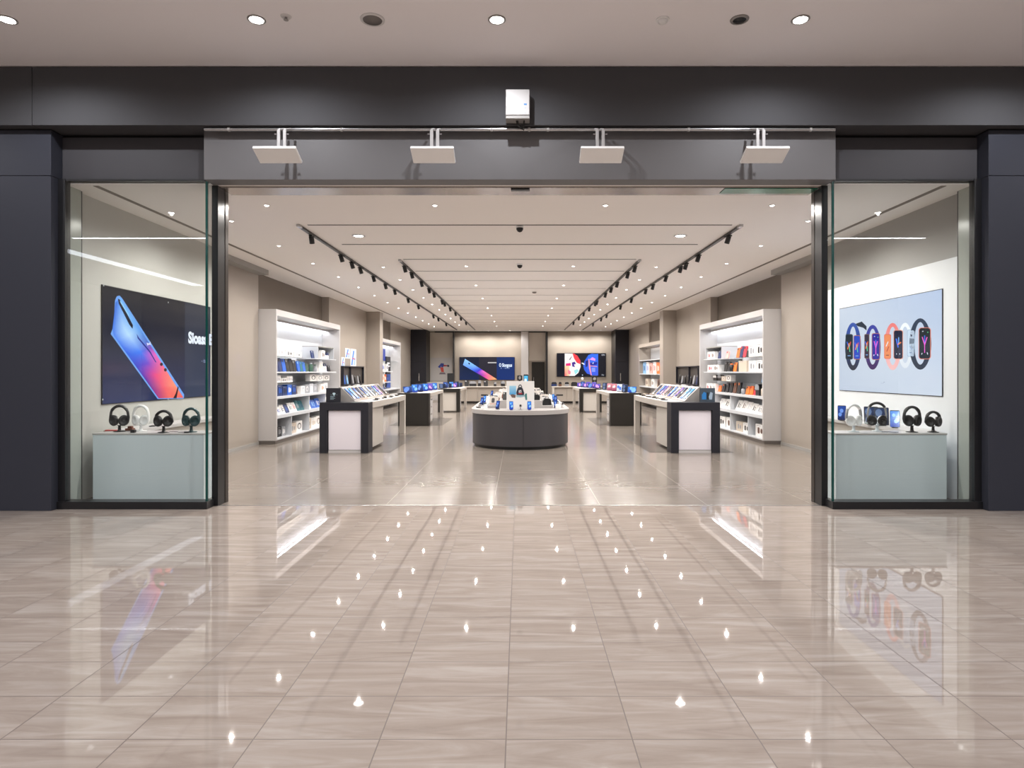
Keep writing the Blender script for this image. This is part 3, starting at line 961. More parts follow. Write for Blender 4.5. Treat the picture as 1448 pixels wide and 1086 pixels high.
hp, st = headphones('headphones', 'smaller black headphones nearest the pillar in the watch-advert window', on(1319.5, 7.48, PZ), .1, 'black plastic', 'black plastic', 'black plastic', 1.08, .25)
st['label'] = 'black stand under the smaller black headphones, watch-advert window'

# small things on the window plinths
t = thing('charging_pad', 'flat red charging pad beside the black headphones, phone-advert window', 'charger', on(158, 7.66, PZ))
obj('pad', MB().vprism(rrect(.14, .07, .02), 0, .012, 'red plastic'), t, .003)
obj('cable', MB().tube([(.07, 0, .005), (.12, .02, .004), (.16, .0, .004)], .003, 'cable black', 8), t)
t = tag(obj('wooden_block', MB().box(-.045, .045, -.03, .03, 0, .03, 'wood block').box(-.02, .03, -.02, .02, .03, .055, 'wood block'), None, .004), 'small brown wooden block behind the white headphones', 'block')
t.location = on(184, 7.68, PZ)
t = thing('power_adapter', 'small black cube on the plinth in front of the white headphones', 'adapter', on(188.5, 7.43, PZ))
obj('body', MB().box(-.025, .025, -.02, .02, 0, .035, 'black plastic'), t, .004)
obj('plug', MB().box(-.008, .008, .02, .034, .012, .02, 'steel'), t)


def cable_loop(label, pts, grp=None):
    c = tag(obj('cable', MB().tube(pts, .003, 'cable black', 8)), label, 'cable', grp)


for lab, px, Y in (('thin black cable curled on the plinth between black and teal headphones', 250, 7.5), ('thin cable lying by the clear stands, watch-advert window', 1258, 7.48)):
    x, y, z = on(px, Y, PZ + .003)
    cable_loop(lab, [(x - .09, y, z), (x - .05, y + .03, z), (x, y + .01, z), (x + .04, y - .04, z), (x + .09, y - .02, z)])
t = thing('earbud_case', 'black flat case on the plinth beside the teal headphones', 'earbud case', on(264, 7.42, PZ))
obj('case', MB().vprism(rrect(.06, .05, .02), 0, .008, 'black plastic'), t, .002)
obj('lid', MB().vprism(rrect(.058, .048, .02), .0085, .014, 'black plastic'), t, .002)

# phone on a stand: the workhorse of the shop
PH = {}


def phone_screen(mb, w, h, cols, seed, y, m='screen'):
    rnd = random.Random(seed)
    base, a1, a2 = cols
    mb.grid(lambda a, b: (-w / 2 + a * w, b * h), 2, 4, lambda a, b: lerp(base, a1, max(0, min(1, b * .9 + (rnd.random() - .5) * .3))), m, 1, .0006, y)
    for q in range(3):
        x, z, r_ = (rnd.random() - .5) * w * .5, h * (.2 + .6 * rnd.random()), w * (.12 + .15 * rnd.random())
        mb.pic([(max(-w * .48, min(w * .48, x + r_ * math.cos(k * PI / 4 + q))), max(h * .02, min(h * .98, z + r_ * 1.3 * math.sin(k * PI / 4 + q)))) for k in range(8)], m, a2, 2 + q, .0006, y)


PAL = {'blue': (rgb(20, 60, 170), rgb(60, 140, 235), rgb(140, 200, 250)), 'cyan': (rgb(30, 120, 220), rgb(90, 200, 245), rgb(225, 245, 255)),
       'navy': (rgb(14, 26, 70), rgb(40, 80, 170), rgb(110, 150, 230)), 'dark': (rgb(14, 18, 30), rgb(30, 50, 90), rgb(90, 110, 150)),
       'purple': (rgb(60, 40, 130), rgb(120, 100, 220), rgb(230, 170, 230)), 'pink': (rgb(150, 60, 90), rgb(240, 150, 160), rgb(250, 220, 220)),
       'orange': (rgb(150, 60, 30), rgb(245, 150, 80), rgb(60, 90, 200)), 'white': (rgb(200, 205, 220), rgb(235, 238, 245), rgb(90, 130, 220)), 'teal': (rgb(20, 70, 80), rgb(70, 160, 170), rgb(200, 230, 230))}
PALW = {'blue': 'bright blue', 'cyan': 'light blue', 'navy': 'navy', 'dark': 'dark', 'purple': 'purple', 'pink': 'pink', 'orange': 'orange-tinted', 'white': 'white', 'teal': 'teal'}


def device(kind, pal, loc, rot, label, group, lean=20):
    """kind: phone / tablet ; front faces local -Y; leans back on a small stand"""
    key = (kind, pal, lean)
    if key in PH:
        return dup(PH[key], loc, rot, label, group)
    w, h = {'phone': (.078, .165), 'bigphone': (.11, .22), 'tablet': (.25, .18), 'slab': (.17, .24)}[kind]
    t = thing('smartphone' if 'phone' in kind else 'tablet', label, 'phone' if 'phone' in kind else 'tablet', loc, rot, group)
    M = Matrix.Translation((0, 0, .012)) @ Matrix.Rotation(math.radians(-lean), 4, 'X')
    b = MB(M)
    b.prism([(x, z + h / 2) for x, z in rrect(w, h, .012, 3)], 0, .009, 'black plastic')
    obj('body', b, t)
    b = MB(M)
    phone_screen(b, w * .92, h * .95, PAL[pal], hash(pal) % 7 if False else sum(map(ord, pal)), 0)
    for i, v in enumerate(b.v):
        pass
    obj('display', b, t)
    b = MB()
    sn, cs = math.sin(math.radians(lean)), math.cos(math.radians(lean))
    b.box(-w * .3, w * .3, -.012, .075, 0, .008, 'black plastic')
    b.tube([(0, .07, .0085), (0, .013 + h * .55 * sn, .012 + h * .5 * cs)], .008, 'black plastic', 8)
    obj('stand', b, t)
    PH[key] = t
    return t


# tablets and phones on the watch-advert window counter
device('bigphone', 'blue', on(1265.5, 8.05, .7835, 0)[:2] + (.7835,), -.5, 'blue-screened phone leaning on the counter between silver and black headphones', 'phones in the watch-advert window')
bx_ = [(1247, 8.35, 'dark', 'slab', 'dark tablet behind the silver headphones with the black ear pad'), (1232, 8.55, 'dark', 'slab', 'dark tablet just behind the first dark tablet, watch-advert window'), (1190.5, 9.2, 'navy', 'bigphone', 'dark blue phone on the counter by the glass corner, watch-advert window')]
for px, Y, pal, kd, lab in bx_:
    device(kd, pal, on(px, Y, .7835), -.45, lab, 'phones in the watch-advert window')
for px, Y, lab in ((218, 8.3, 'small black handset lying on the counter beyond the white headphones'), (262, 9.3, 'small black handset lying on the counter under the advert text')):
    x = (px - PX) * Y / F
    x = max(-5.0, min(-4.78, x))
    t = thing('handset', lab, 'phone', (x, Y, .7835), .3)
    obj('body', MB().vprism(rrect(.07, .15, .012), 0, .009, 'black plastic'), t, .002)
    obj('display', MB().vprism(rrect(.064, .14, .01), .0095, .0105, 'black metal'), t)

# ================================================================== DISPLAY TABLES
def portal_table(s, label):
    xi, xo = s * 2.77, s * 3.665
    y0, y1, zt = 11.64, 15.45, .93
    t = thing('display_table', label, 'table', (s * 3.2, 13.5, 0), world=True)
    lo, hi = min(xi, xo), max(xi, xo)
    pts = [(lo, 0), (lo + .14, 0), (lo + .14, zt - .145), (hi - .14, zt - .145), (hi - .14, 0), (hi, 0), (hi, zt), (lo, zt)]
    obj('end_frame', MB().prism(pts, y0, y0 + .34, 'black laminate'), t, .004)
    obj('end_panel', MB().box(lo + .15, hi - .15, y0 + .05, y0 + .11, .055, zt - .15, 'lilac panel'), t, .006)
    obj('kick_plate', MB().box(lo + .15, hi - .15, y0 + .05, y0 + .12, .0, .05, 'white lacquer'), t)
    obj('cabinet', MB().box(lo + .06, hi - .06, y0 + .345, y0 + 1.55, .04, zt - .125, 'warm white'), t, .004)
    # top: bulging inner edge
    ins = [xi + (-s) * .05 * math.sin(PI * k / 10) for k in range(11)]
    ys_ = [y0 + .345 + (y1 - y0 - .345) * k / 10 for k in range(11)]
    pts = [(x, y) for x, y in zip(ins, ys_)] + [(xo, ys_[-1]), (xo, ys_[0])]
    if s < 0:
        pts = pts[::-1]
    pts = pts[::-1] if s > 0 else pts[::-1]
    obj('tabletop', MB().vprism(pts, zt - .12, zt - .002, 'warm white', smooth=False), t, .004)
    for x0, x1 in ((lo, lo + .12), (hi - .12, hi)):
        obj('leg', MB().box(x0, x1, y1 - .16, y1 - .005, 0, zt - .121, 'warm white'), t, .004)
    return t


def sign_box(s, x0, x1, Y, z, label, cat='sign'):
    t = thing('countertop_sign', label, cat, ((x0 + x1) / 2, Y, z), world=True)
    obj('panel', MB().box(x0, x1, Y, Y + .05, z + .001, z + .26, 'black laminate'), t, .004)
    b = MB()
    w_ = x1 - x0
    b.M = Matrix.Translation((x0, Y, z))
    return t, b, w_


for s in (-1, 1):
    portal_table(s, 'large table with black portal end and white panel, %s side' % SIDE[s])
    Z = .929
    x0, x1 = XZ(461, 0, 11.75)[0] , XZ(481, 0, 11.75)[0]
    x0, x1 = (x0, x1) if s < 0 else (XZ(990, 0, 11.75)[0], XZ(1011, 0, 11.75)[0])
    t, b, w_ = sign_box(s, x0, x1, 11.75, Z, 'small dark sign with a pale graphic on the %s front table' % SIDE[s] if s < 0 else 'small dark sign with a blue phone picture on the watch-advert front table')
    if s < 0:
        b.pic([(w_ * .45, .16), (w_ * .5, .175), (w_ * .62, .175), (w_ * .68, .16), (w_ * .57, .115)], 'print', rgb(180, 205, 215), 1, .001)
        b.pic([(w_ * .3, .135), (w_ * .45, .135), (w_ * .45, .14), (w_ * .3, .14)], 'print', rgb(110, 130, 140), 1, .001)
        b.pic([(w_ * .68, .135), (w_ * .82, .135), (w_ * .82, .14), (w_ * .68, .14)], 'print', rgb(110, 130, 140), 1, .001)
        for k in range(4):
            b.pic([(w_ * .3, .05 + .018 * k), (w_ * (.55 + .1 * (k % 2)), .05 + .018 * k), (w_ * (.55 + .1 * (k % 2)), .06 + .018 * k), (w_ * .3, .06 + .018 * k)], 'print', rgb(120, 140, 150), 1, .001)
    else:
        b.pic([(0, 0), (w_, 0), (w_, .26), (0, .26)], 'print', rgb(60, 72, 84), 1, .001)
        b.pic([(w_ * .12, .05), (w_ * .42, .05), (w_ * .42, .17), (w_ * .25, .19), (w_ * .12, .14)], 'print', rgb(40, 120, 190), 2, .001)
        b.pic([(w_ * .42, .05), (w_ * .58, .05), (w_ * .58, .18), (w_ * .42, .18)], 'print', rgb(20, 26, 34), 3, .001)
        b.pic([(w_ * .58, .10), (w_ * .7, .19), (w_ * .85, .17), (w_ * .8, .05), (w_ * .62, .05)], 'print', rgb(150, 170, 190), 2, .001)
    obj('picture', b, t)
    # sloping display stand facing the aisle
    xb, xp = s * 3.10, s * 3.38
    y0, y1 = 11.98, 15.2
    t = thing('sloping_display_stand', 'long sloping grey phone stand on the %s front table' % SIDE[s], 'display stand', (s * 3.2, 13.5, Z), world=True)
    segs = 6
    L = (y1 - y0) / segs
    b = MB()
    zp = Z + .275
    for (ya, yb, m) in ((y0, y1, 'grey paint'),):
        A = [(xb, Z + .001), (xp, zp), (xp + s * .03, zp), (xp + s * .03, Z + .001)]
        if s < 0:
            A = A[::-1]
        v0 = [b.pt((x, ya, z)) for x, z in A]; v1 = [b.pt((x, yb, z)) for x, z in A]
        b.fc(v0[::-1] if s > 0 else v0[::-1], m); b.fc(v1, m)
        for k in range(4):
            j = (k + 1) % 4
            b.fc((v0[k], v0[j], v1[j], v1[k]), m)
    obj('wedge', b, t)
    th = math.atan2(zp - Z, abs(xp - xb))
    cols = ['blue', 'navy', 'navy', 'white', 'blue', 'dark'] if s < 0 else ['cyan', 'purple', 'blue', 'pink', 'blue', 'dark']
    back = [rgb(150, 145, 146), rgb(168, 150, 138), rgb(192, 182, 172), rgb(170, 160, 152), rgb(176, 164, 156), rgb(84, 70, 62)] if s < 0 else [rgb(222, 216, 222), rgb(205, 190, 184), rgb(170, 150, 142), rgb(214, 194, 184), rgb(200, 190, 196), rgb(120, 112, 106)]
    # frame on the slope: local X along Y, local Z up the slope, local -Y is the outward normal
    sl_len = math.hypot(xp - xb, zp - Z)
    up = Vector(((xp - xb) / sl_len, 0, (zp - Z) / sl_len))
    along = Vector((0, -s, 0))
    nrm = up.cross(along)          # local Y
    for k in range(segs):
        yc = y0 + L * (k + .5)
        org = Vector((xb, yc, Z + .003)) - nrm * .004
        Mx = Matrix(((along.x, nrm.x, up.x, org.x), (along.y, nrm.y, up.y, org.y), (along.z, nrm.z, up.z, org.z), (0, 0, 0, 1)))
        b = MB(Mx)
        b.pic([(-L * .48, .01), (L * .48, .01), (L * .48, sl_len * .97), (-L * .48, sl_len * .97)], 'print', back[k], 1, .0006)
        o = obj('panel', b, t)
        rot3 = Mx.to_3x3().to_euler()
        for q in ((-.12, .12) if k not in (5,) else (0,)):
            pm = MB()
            ww, hh_ = .17, .29
            pm.prism([(x, z + hh_ / 2) for x, z in rrect(ww, hh_, .02, 3)], -.010, -.002, 'black plastic')
            tt = thing('smartphone', 'x', 'phone', org + along * q + up * .05 - nrm * .0, 0)
            tt.rotation_euler = rot3
            pal = cols[k] if q <= 0 else ['cyan', 'dark', 'white', 'dark', 'purple', 'dark'][k]
            obj('body', pm, tt)
            sm_ = MB()
            phone_screen(sm_, ww * .92, hh_ * .94, PAL[pal], k + (q > 0) * 9 + s, -.0105)
            obj('display', sm_, tt)
            idx = 2 * k + ((q > 0) if s < 0 else (q < 0))
            tt['label'] = '%s phone on the sloping stand, %s front table, %s from the dark sign' % (PALW[pal], SIDE[s], ORD[idx])
            tt['group'] = 'phones on the %s front table' % SIDE[s]
    # small black devices lying along the inner edge of the table
    n_ = 0
    for k in range(11):
        y = 12.6 + .24 * k
        x = s * (2.86 + .03 * (k % 3))
        if k % 4 == 3:
            w_ = thing('smartwatch', 'smartwatch lying on the %s front table edge, %s from the entrance' % (SIDE[s], ORD[k]), 'watch', (x, y, Z + .0005), .4 * (k % 3), 'small devices on the front tables')
            obj('case', MB().vprism(rrect(.04, .045, .01), .002, .014, 'black plastic'), w_, .002)
            obj('strap', MB().box(-.012, .012, -.09, .09, 0, .003, 'black plastic'), w_)
        else:
            w_ = thing('earbud_case' if k % 2 else 'handset', 'small black %s on the %s front table edge, %s from the entrance' % ('earbud case' if k % 2 else 'handset', SIDE[s], ORD[k]), 'earbud case' if k % 2 else 'phone', (x, y, Z + .0005), .5, 'small devices on the front tables')
            if k % 2:
                obj('case', MB().vprism(rrect(.07, .055, .024), 0, .016, 'black plastic'), w_, .003)
                obj('lid', MB().vprism(rrect(.068, .053, .024), .0165, .028, 'black plastic'), w_, .003)
            else:
                obj('body', MB().vprism(rrect(.075, .15, .012), 0, .012, 'black plastic'), w_, .002)
                obj('display', MB().vprism(rrect(.069, .14, .01), .0125, .0135, 'black metal'), w_)


def block_table(s, x0, x1, y0, y1, zt, label, solid=True, y=0):
    lo, hi = min(s * x0, s * x1), max(s * x0, s * x1)
    t = thing('display_table', label, 'table', (s * (x0 + x1) / 2, (y0 + y1) / 2, 0), world=True)
    if solid:
        obj('end_panel', MB().box(lo, hi, y0, y0 + .3, 0, zt, 'brown laminate'), t, .005)
    else:
        pts = [(lo, 0), (lo + .12, 0), (lo + .12, zt - .12), (hi - .12, zt - .12), (hi - .12, 0), (hi, 0), (hi, zt), (lo, zt)]
        obj('end_frame', MB().prism(pts, y0, y0 + .3, 'brown laminate'), t, .005)
        obj('end_panel', MB().box(lo + .13, hi - .13, y0 + .08, y0 + .14, .05, zt - .125, 'warm white'), t, .005)
    obj('tabletop', MB().box(lo, hi, y0 + .305, y1, zt - .1, zt - .002, 'warm white'), t, .005)
    for a, b_ in ((lo, lo + .1), (hi - .1, hi)):
        obj('leg', MB().box(a, b_, y1 - .12, y1 - .005, 0, zt - .101, 'warm white'), t, .004)
    c = obj('cabinet', MB().box(lo + .08, hi - .08, y0 + .305, y0 + 1.3, .05, zt - .102, 'warm white'), t, .004)
    inner = hi - .08 if s < 0 else lo + .08
    for k in range(3):
        z0 = .1 + k * (zt - .28) / 3
        dr = obj('drawer', MB().box(inner, inner + (-s) * .012, y0 + .75, y0 + 1.28, z0, z0 + (zt - .3) / 3, 'white lacquer'), t, .003)
        obj('handle', MB().box(inner + (-s) * .012, inner + (-s) * .02, y0 + .9, y0 + 1.12, z0 + .16, z0 + .175, 'black plastic'), dr)
    return t


for s in (-1, 1):
    block_table(s, 2.49, 3.33, 17.42, 20.75, .9, 'table with solid black end behind the front table, %s side' % SIDE[s])
    pal = ['navy', 'blue', 'cyan', 'navy', 'purple', 'blue', 'dark', 'purple'] if s < 0 else ['blue', 'dark', 'orange', 'white', 'purple', 'pink', 'navy', 'pink']
    for k in range(10):
        row = k % 2
        y = 17.62 + .3 * k
        x = s * (3.1 - .12 * row - .03 * k)
        device('tablet' if k in (0, 2) else 'slab', pal[k % 8], (x, y, .901), -s * .35, '%s tablet standing on the black-ended %s table, %s from its black end' % (PALW[pal[k % 8]], SIDE[s], ORD[k]), 'tablets on the black-ended tables', 24)
    block_table(s, 2.2, 3.0, 23.3, 26.4, .86, 'small table before the back counters, %s side' % SIDE[s], solid=False)
    pal = ['dark', 'navy', 'dark', 'blue', 'purple', 'dark'] if s < 0 else ['purple', 'purple', 'navy', 'purple', 'purple', 'navy']
    for k in range(7):
        device('tablet' if k % 2 == 0 else 'slab', pal[k % 6], (s * (2.85 - .07 * k), 23.5 + .36 * k, .864), -s * .2, '%s tablet on the small back table, %s side, %s from its front' % (PALW[pal[k % 6]], SIDE[s], ORD[k]), 'tablets on the small back tables', 24)

# ================================================================== LONG ROUND-ENDED COUNTER
def stadium(r, yf, yb, n=20):
    pts = [(r * math.cos(PI + PI * k / n), yf + r * math.sin(PI + PI * k / n)) for k in range(n + 1)]
    pts += [(r * math.cos(PI * k / n), yb + r * math.sin(PI * k / n)) for k in range(n + 1)]
    return [(x + .01, y) for x, y in pts]


t = thing('round_ended_counter', 'long dark counter with rounded front and white top in the middle', 'counter', (.01, 16, 0), world=True)
b = MB().vprism(stadium(.975, 13.05, 20.3), .06, .665, 'drum laminate')
b.box(.065, .068, 12.073, 12.079, .06, .664, 'dark gap')
obj('drum', b, t)
obj('kick_base', MB().vprism(stadium(.92, 13.05, 20.3), 0, .059, 'black plastic'), t)
obj('counter_top', MB().vprism(stadium(1.0, 13.05, 20.3), .667, .748, 'counter white'), t, .008)
CZ = .7485
# stepped riser
t = thing('stepped_riser', 'white stepped riser along the round-ended counter', 'display stand', (.01, 17, CZ), world=True)
STEP = [(.66, .80), (.44, .90), (.22, 1.0)]
b = MB()
half = []
for hw, z in STEP:
    half += [(hw, z)]
pts = [(-.66, CZ + .001), (.66, CZ + .001), (.66, .80), (.44, .80), (.44, .90), (.22, .90), (.22, 1.0), (-.22, 1.0), (-.22, .90), (-.44, .90), (-.44, .80), (-.66, .80)]
b.prism([(x + .01, z) for x, z in pts], 13.0, 20.6, 'counter white')
obj('steps', b, t, .004)
for s in (-1, 1):
    obj('lip', MB().box(.01 + s * .662, .01 + s * .672, 13.0, 20.6, CZ + .001, .815, 'clear acrylic'), t)

x0, z1 = XZ(716.3, 539, 12.5); x1, z0 = XZ(755.5, 578, 12.5)
t = thing('sign_board', 'white sign board with a dark backpack picture at the counter front', 'sign', ((x0 + x1) / 2, 12.5, CZ), world=True)
obj('board', MB().box(x0, x1, 12.5, 12.53, CZ + .001, z1, 'white plastic'), t, .003)
obj('foot', MB().box(x0 + .05, x1 - .05, 12.535, 12.62, CZ + .001, CZ + .02, 'warm white'), t, .003)
b = MB(Matrix.Translation((0, 12.5, 0)))
def K(zx, zy):
    return XZ(640 + zx * .13122, 520 + zy * .13115, 12.5)
b.grid(lambda a, c: K(612 + a * 72, 290 - c * 95), 2, 3, lambda a, c: lerp(rgb(70, 160, 220), rgb(170, 220, 245), c), 'print', 1, .001)
b.pic([K(*p) for p in ((620, 290), (650, 285), (682, 296), (675, 325), (640, 322))], 'print', rgb(110, 90, 84), 2, .001)
b.ring(lambda k: K(728 + 22 * math.cos(2 * PI * k), 218 - 38 * math.sin(2 * PI * k)), lambda k: K(728 + 13 * math.cos(2 * PI * k), 218 - 28 * math.sin(2 * PI * k)), 16, lambda k: rgb(40, 44, 54), 'print', 2, .001)
b.pic([K(*p) for p in ((700, 222), (728, 205), (756, 222), (772, 272), (768, 296), (690, 296), (686, 268))], 'print', rgb(38, 44, 58), 3, .001)
b.pic([K(*p) for p in ((712, 245), (740, 240), (742, 268), (714, 270))], 'print', rgb(225, 225, 228), 4, .001)
b.pic([K(*p) for p in ((706, 272), (752, 272), (748, 284), (712, 284))], 'print', rgb(190, 50, 60), 4, .001)
b.pic([K(*p) for p in ((724, 252), (734, 250), (735, 262), (722, 264))], 'print', rgb(30, 34, 44), 5, .001)
b.pic([K(*p) for p in ((684, 300), (776, 290), (774, 312), (730, 320), (688, 316))], 'print', rgb(150, 190, 205), 1, .001)
b.pic([K(*p) for p in ((782, 280), (800, 276), (804, 345), (788, 350), (776, 300))], 'print', rgb(70, 130, 130), 3, .001)
obj('picture', b, t)

for px, Y, pal, r_, lab in ((723, 12.3, 'blue', .05, 'bright blue phone standing before the sign board, toward the phone-advert side'), (748.5, 12.3, 'blue', 0, 'bright blue phone standing before the sign board, toward the watch-advert side'),
                            (703, 12.55, 'navy', -.5, 'dark blue phone turned outward beside the sign board, phone-advert side'), (786.5, 12.95, 'navy', .5, 'dark blue phone turned outward near the counter edge, watch-advert side')):
    device('phone', pal, on(px, Y, CZ + .0005), r_, lab, 'phones at the counter front', 16)


def watch_stand(loc, rot, label, grp='watch stands on the counter'):
    if 'ws' in PH:
        return dup(PH['ws'], loc, rot, label, grp)
    w_ = thing('smartwatch_stand', label, 'watch', loc, rot, grp)
    obj('base', MB().rev([(.035, 0), (.035, .006), (.012, .012), (.009, .06)], 'steel', 18), w_)
    obj('cushion', MB().tube([(-.028, 0, .085), (.028, 0, .085)], .024, 'pale plastic', 14), w_)
    b = MB(Matrix.Translation((0, -.027, .088)) @ Matrix.Rotation(math.radians(-10), 4, 'X'))
    b.prism(rrect(.036, .042, .009, 3), -.008, .0, 'black plastic')
    obj('case', b, w_)
    b = MB()
    b.tube([(0, .0285 * math.cos(a), .085 + .0285 * math.sin(a)) for a in [PI * 1.12 + k * PI * 1.76 / 14 - PI * 2 for k in range(15)]], .011, 'grey paint', 8, .002, up=(1, 0, 0))
    obj('strap', b, w_)
    PH['ws'] = w_
    return w_


watch_stand(on(736, 12.3, CZ + .0005), 0, 'smart watch on a small stand between the two blue phones')

# things along the counter edge
EDGE = ['white earphone case', 'pink charging puck', 'teal power bank', 'black power bank', 'white speaker', 'blue phone', 'grey earphone case', 'watch', 'white charger', 'navy phone']
TINT = {'white': 'white plastic', 'pink': 'pale plastic', 'teal': 'teal plastic', 'black': 'black plastic', 'grey': 'grey paint'}
for s in (-1, 1):
    for k in range(15):
        y = 12.62 + .5 * k
        rad = .86
        x = .01 + s * (rad if y > 13.05 else math.sqrt(max(0, rad * rad - (13.05 - y) ** 2)))
        kd = EDGE[(k * 3 + (s > 0) * 4) % 10]
        lab = '%s near the counter edge, %s side, %s from the sign board' % (kd, SIDE[s], ORD[k])
        loc = (x, y, CZ + .0005)
        gp = 'goods along the counter edge'
        if 'phone' in kd and 'ear' not in kd:
            device('phone', 'blue' if 'blue' in kd else 'navy', loc, s * .5, lab, gp, 16)
        elif kd == 'watch':
            watch_stand(loc, s * .4, lab, gp)
        else:
            m = TINT[kd.split()[0]]
            w_ = thing(kd.split(' ', 1)[1].replace(' ', '_'), lab, kd.split(' ', 1)[1], loc, .3 * k, gp)
            if 'case' in kd:
                obj('case', MB().vprism(rrect(.075, .055, .025), 0, .03, m), w_, .004)
                obj('lid', MB().vprism(rrect(.073, .053, .025), .0305, .045, m), w_, .004)
            elif 'speaker' in kd:
                obj('body', MB().rev([(.04, 0), (.048, .02), (.048, .09), (.042, .1)], m, 22), w_)
                obj('grille', MB().rev([(.038, .1), (.03, .106), (.001, .106)], 'grey paint', 22, caps=False), w_)
            elif 'puck' in kd or 'charger' in kd:
                obj('body', MB().rev([(.05, 0), (.05, .01), (.046, .014)], m, 24), w_)
                obj('cable', MB().tube([(0, .05, .005), (.02, .1, .004), (-.02, .15, .004)], .003, 'cable black', 6), w_)
            else:
                obj('body', MB().vprism(rrect(.075, .16, .015), 0, .022, m), w_, .004)
                obj('port_strip', MB().box(-.02, .02, -.082, -.0795, .008, .014, 'steel'), w_)
# goods standing on the steps of the riser
def step_item(loc, rot, kind, m, w_, h_, label, grp):
    key = ('step', kind, m, w_, h_)
    if key in PH:
        return dup(PH[key], loc, rot, label, grp)
    t = thing(kind, label, kind.replace('_', ' '), loc, rot, grp)
    M = Matrix.Rotation(math.radians(-14), 4, 'X')
    if kind == 'product_card':
        obj('card', MB(M).box(-w_ / 2, w_ / 2, 0, .012, .003, h_, m), t, .002)
        b = MB(M)
        b.pic([(x - w_ * .1, z + h_ * .55) for x, z in rrect(w_ * .35, h_ * .55, .02, 3)], 'print', rgb(50, 46, 50), 1, .0006)
        b.pic([(-w_ * .4, .02), (w_ * .4, .02), (w_ * .4, .035), (-w_ * .4, .035)], 'print', rgb(190, 140, 130), 1, .0006)
        obj('picture', b, t)
        obj('prop', MB().box(-w_ * .3, w_ * .3, .02, .035, 0, h_ * .3, m), t)
    elif kind == 'phone_case':
        b = MB(M)
        b.prism([(x, z + h_ / 2 + .003) for x, z in rrect(w_, h_, .015, 3)], 0, .014, m)
        obj('shell', b, t, .002)
        b = MB(M)
        b.prism([(x - w_ * .2, z + h_ * .84) for x, z in rrect(w_ * .36, h_ * .2, .008, 3)], -.002, -.0003, 'grey paint')
        obj('camera_window', b, t)
        obj('prop', MB().box(-w_ * .3, w_ * .3, .025, .04, 0, h_ * .4, 'clear acrylic'), t)
    else:
        obj('pouch', MB().prism([(-w_ / 2, 0), (w_ / 2, 0), (w_ * .46, h_ * .7), (w_ * .3, h_), (-w_ * .3, h_), (-w_ * .46, h_ * .7)], -.03, .03, m), t, .012)
        obj('strap', MB().tube([(-w_ * .2, 0, h_ * .98), (-w_ * .15, 0, h_ * 1.2), (w_ * .15, 0, h_ * 1.2), (w_ * .2, 0, h_ * .98)], .006, 'black plastic', 8), t)
    PH[key] = t
    return t


LK = [('product_card', 'warm white', .19, .18, 'cream product card'), ('phone_case', 'white plastic', .085, .17, 'white phone case'), ('product_card', 'white lacquer', .17, .16, 'white product card'), ('phone_case', 'black plastic', .085, .17, 'black phone case'), ('product_card', 'warm white', .15, .14, 'small cream product card'), ('phone_case', 'pale plastic', .085, .16, 'pale phone case'), ('carry_pouch', 'wood block', .16, .11, 'brown pouch')]
RK = [('carry_pouch', 'black plastic', .19, .14, 'black pouch'), ('product_card', 'warm white', .19, .18, 'cream product card'), ('phone_case', 'black plastic', .085, .18, 'black phone case'), ('carry_pouch', 'black plastic', .16, .12, 'small black pouch'), ('phone_case', 'silver plastic', .085, .17, 'silver phone case'), ('product_card', 'white lacquer', .17, .16, 'white product card'), ('phone_case', 'wood block', .085, .17, 'brown phone case')]
for s in (-1, 1):
    for q, rw in enumerate(('lower', 'middle', 'upper')):
        hw, z = STEP[q]
        for k in range(18):
            if q == 2 and 3 <= k <= 4:
                continue
            kind, m, w_, h_, look = (LK if s < 0 else RK)[(k * 5 + q * 3) % 7]
            loc = (.01 + s * (hw - .11), 13.16 + .4 * k + .08 * q, z + .0008)
            step_item(loc, s * (.25 + .1 * (k % 3)), kind, m, w_, h_, '%s on the riser, %s side, %s step, %s from the sign board' % (look, SIDE[s], rw, ORD[k]), 'goods on the stepped riser')
# two tall items on top of the ridge
t = thing('handheld_camera', 'dark handheld camera standing on the riser behind the sign board', 'camera', (.0, 14.6, 1.002))
t.scale = (1.2, 1.2, 1.62)
obj('grip', MB().rev([(.03, 0), (.024, .01), (.02, .17), (.024, .18)], 'black plastic', 16), t)
obj('head', MB().box(-.05, .05, -.035, .035, .18, .25, 'black plastic'), t, .01)
obj('lens', MB(Matrix.Translation((0, -.036, .215)) @ Matrix.Rotation(PI / 2, 4, 'X')).rev([(.024, 0), (.024, .02), (.018, .022)], 'grey paint', 16), t)
t = thing('robot_speaker', 'dark device with a blue foot on the riser behind the sign board', 'speaker', (.14, 14.45, 1.002))
t.scale = (1.2, 1.2, 1.58)
obj('foot', MB().rev([(.08, 0), (.075, .03), (.04, .06), (.025, .065)], 'plinth lacquer', 20), t)
obj('screen_head', MB().box(-.045, .045, -.02, .02, .066, .27, 'black plastic'), t, .01)
b = MB(Matrix.Translation((0, -.021, .08)))
phone_screen(b, .07, .17, PAL['cyan'], 3, 0)
obj('display', b, t)
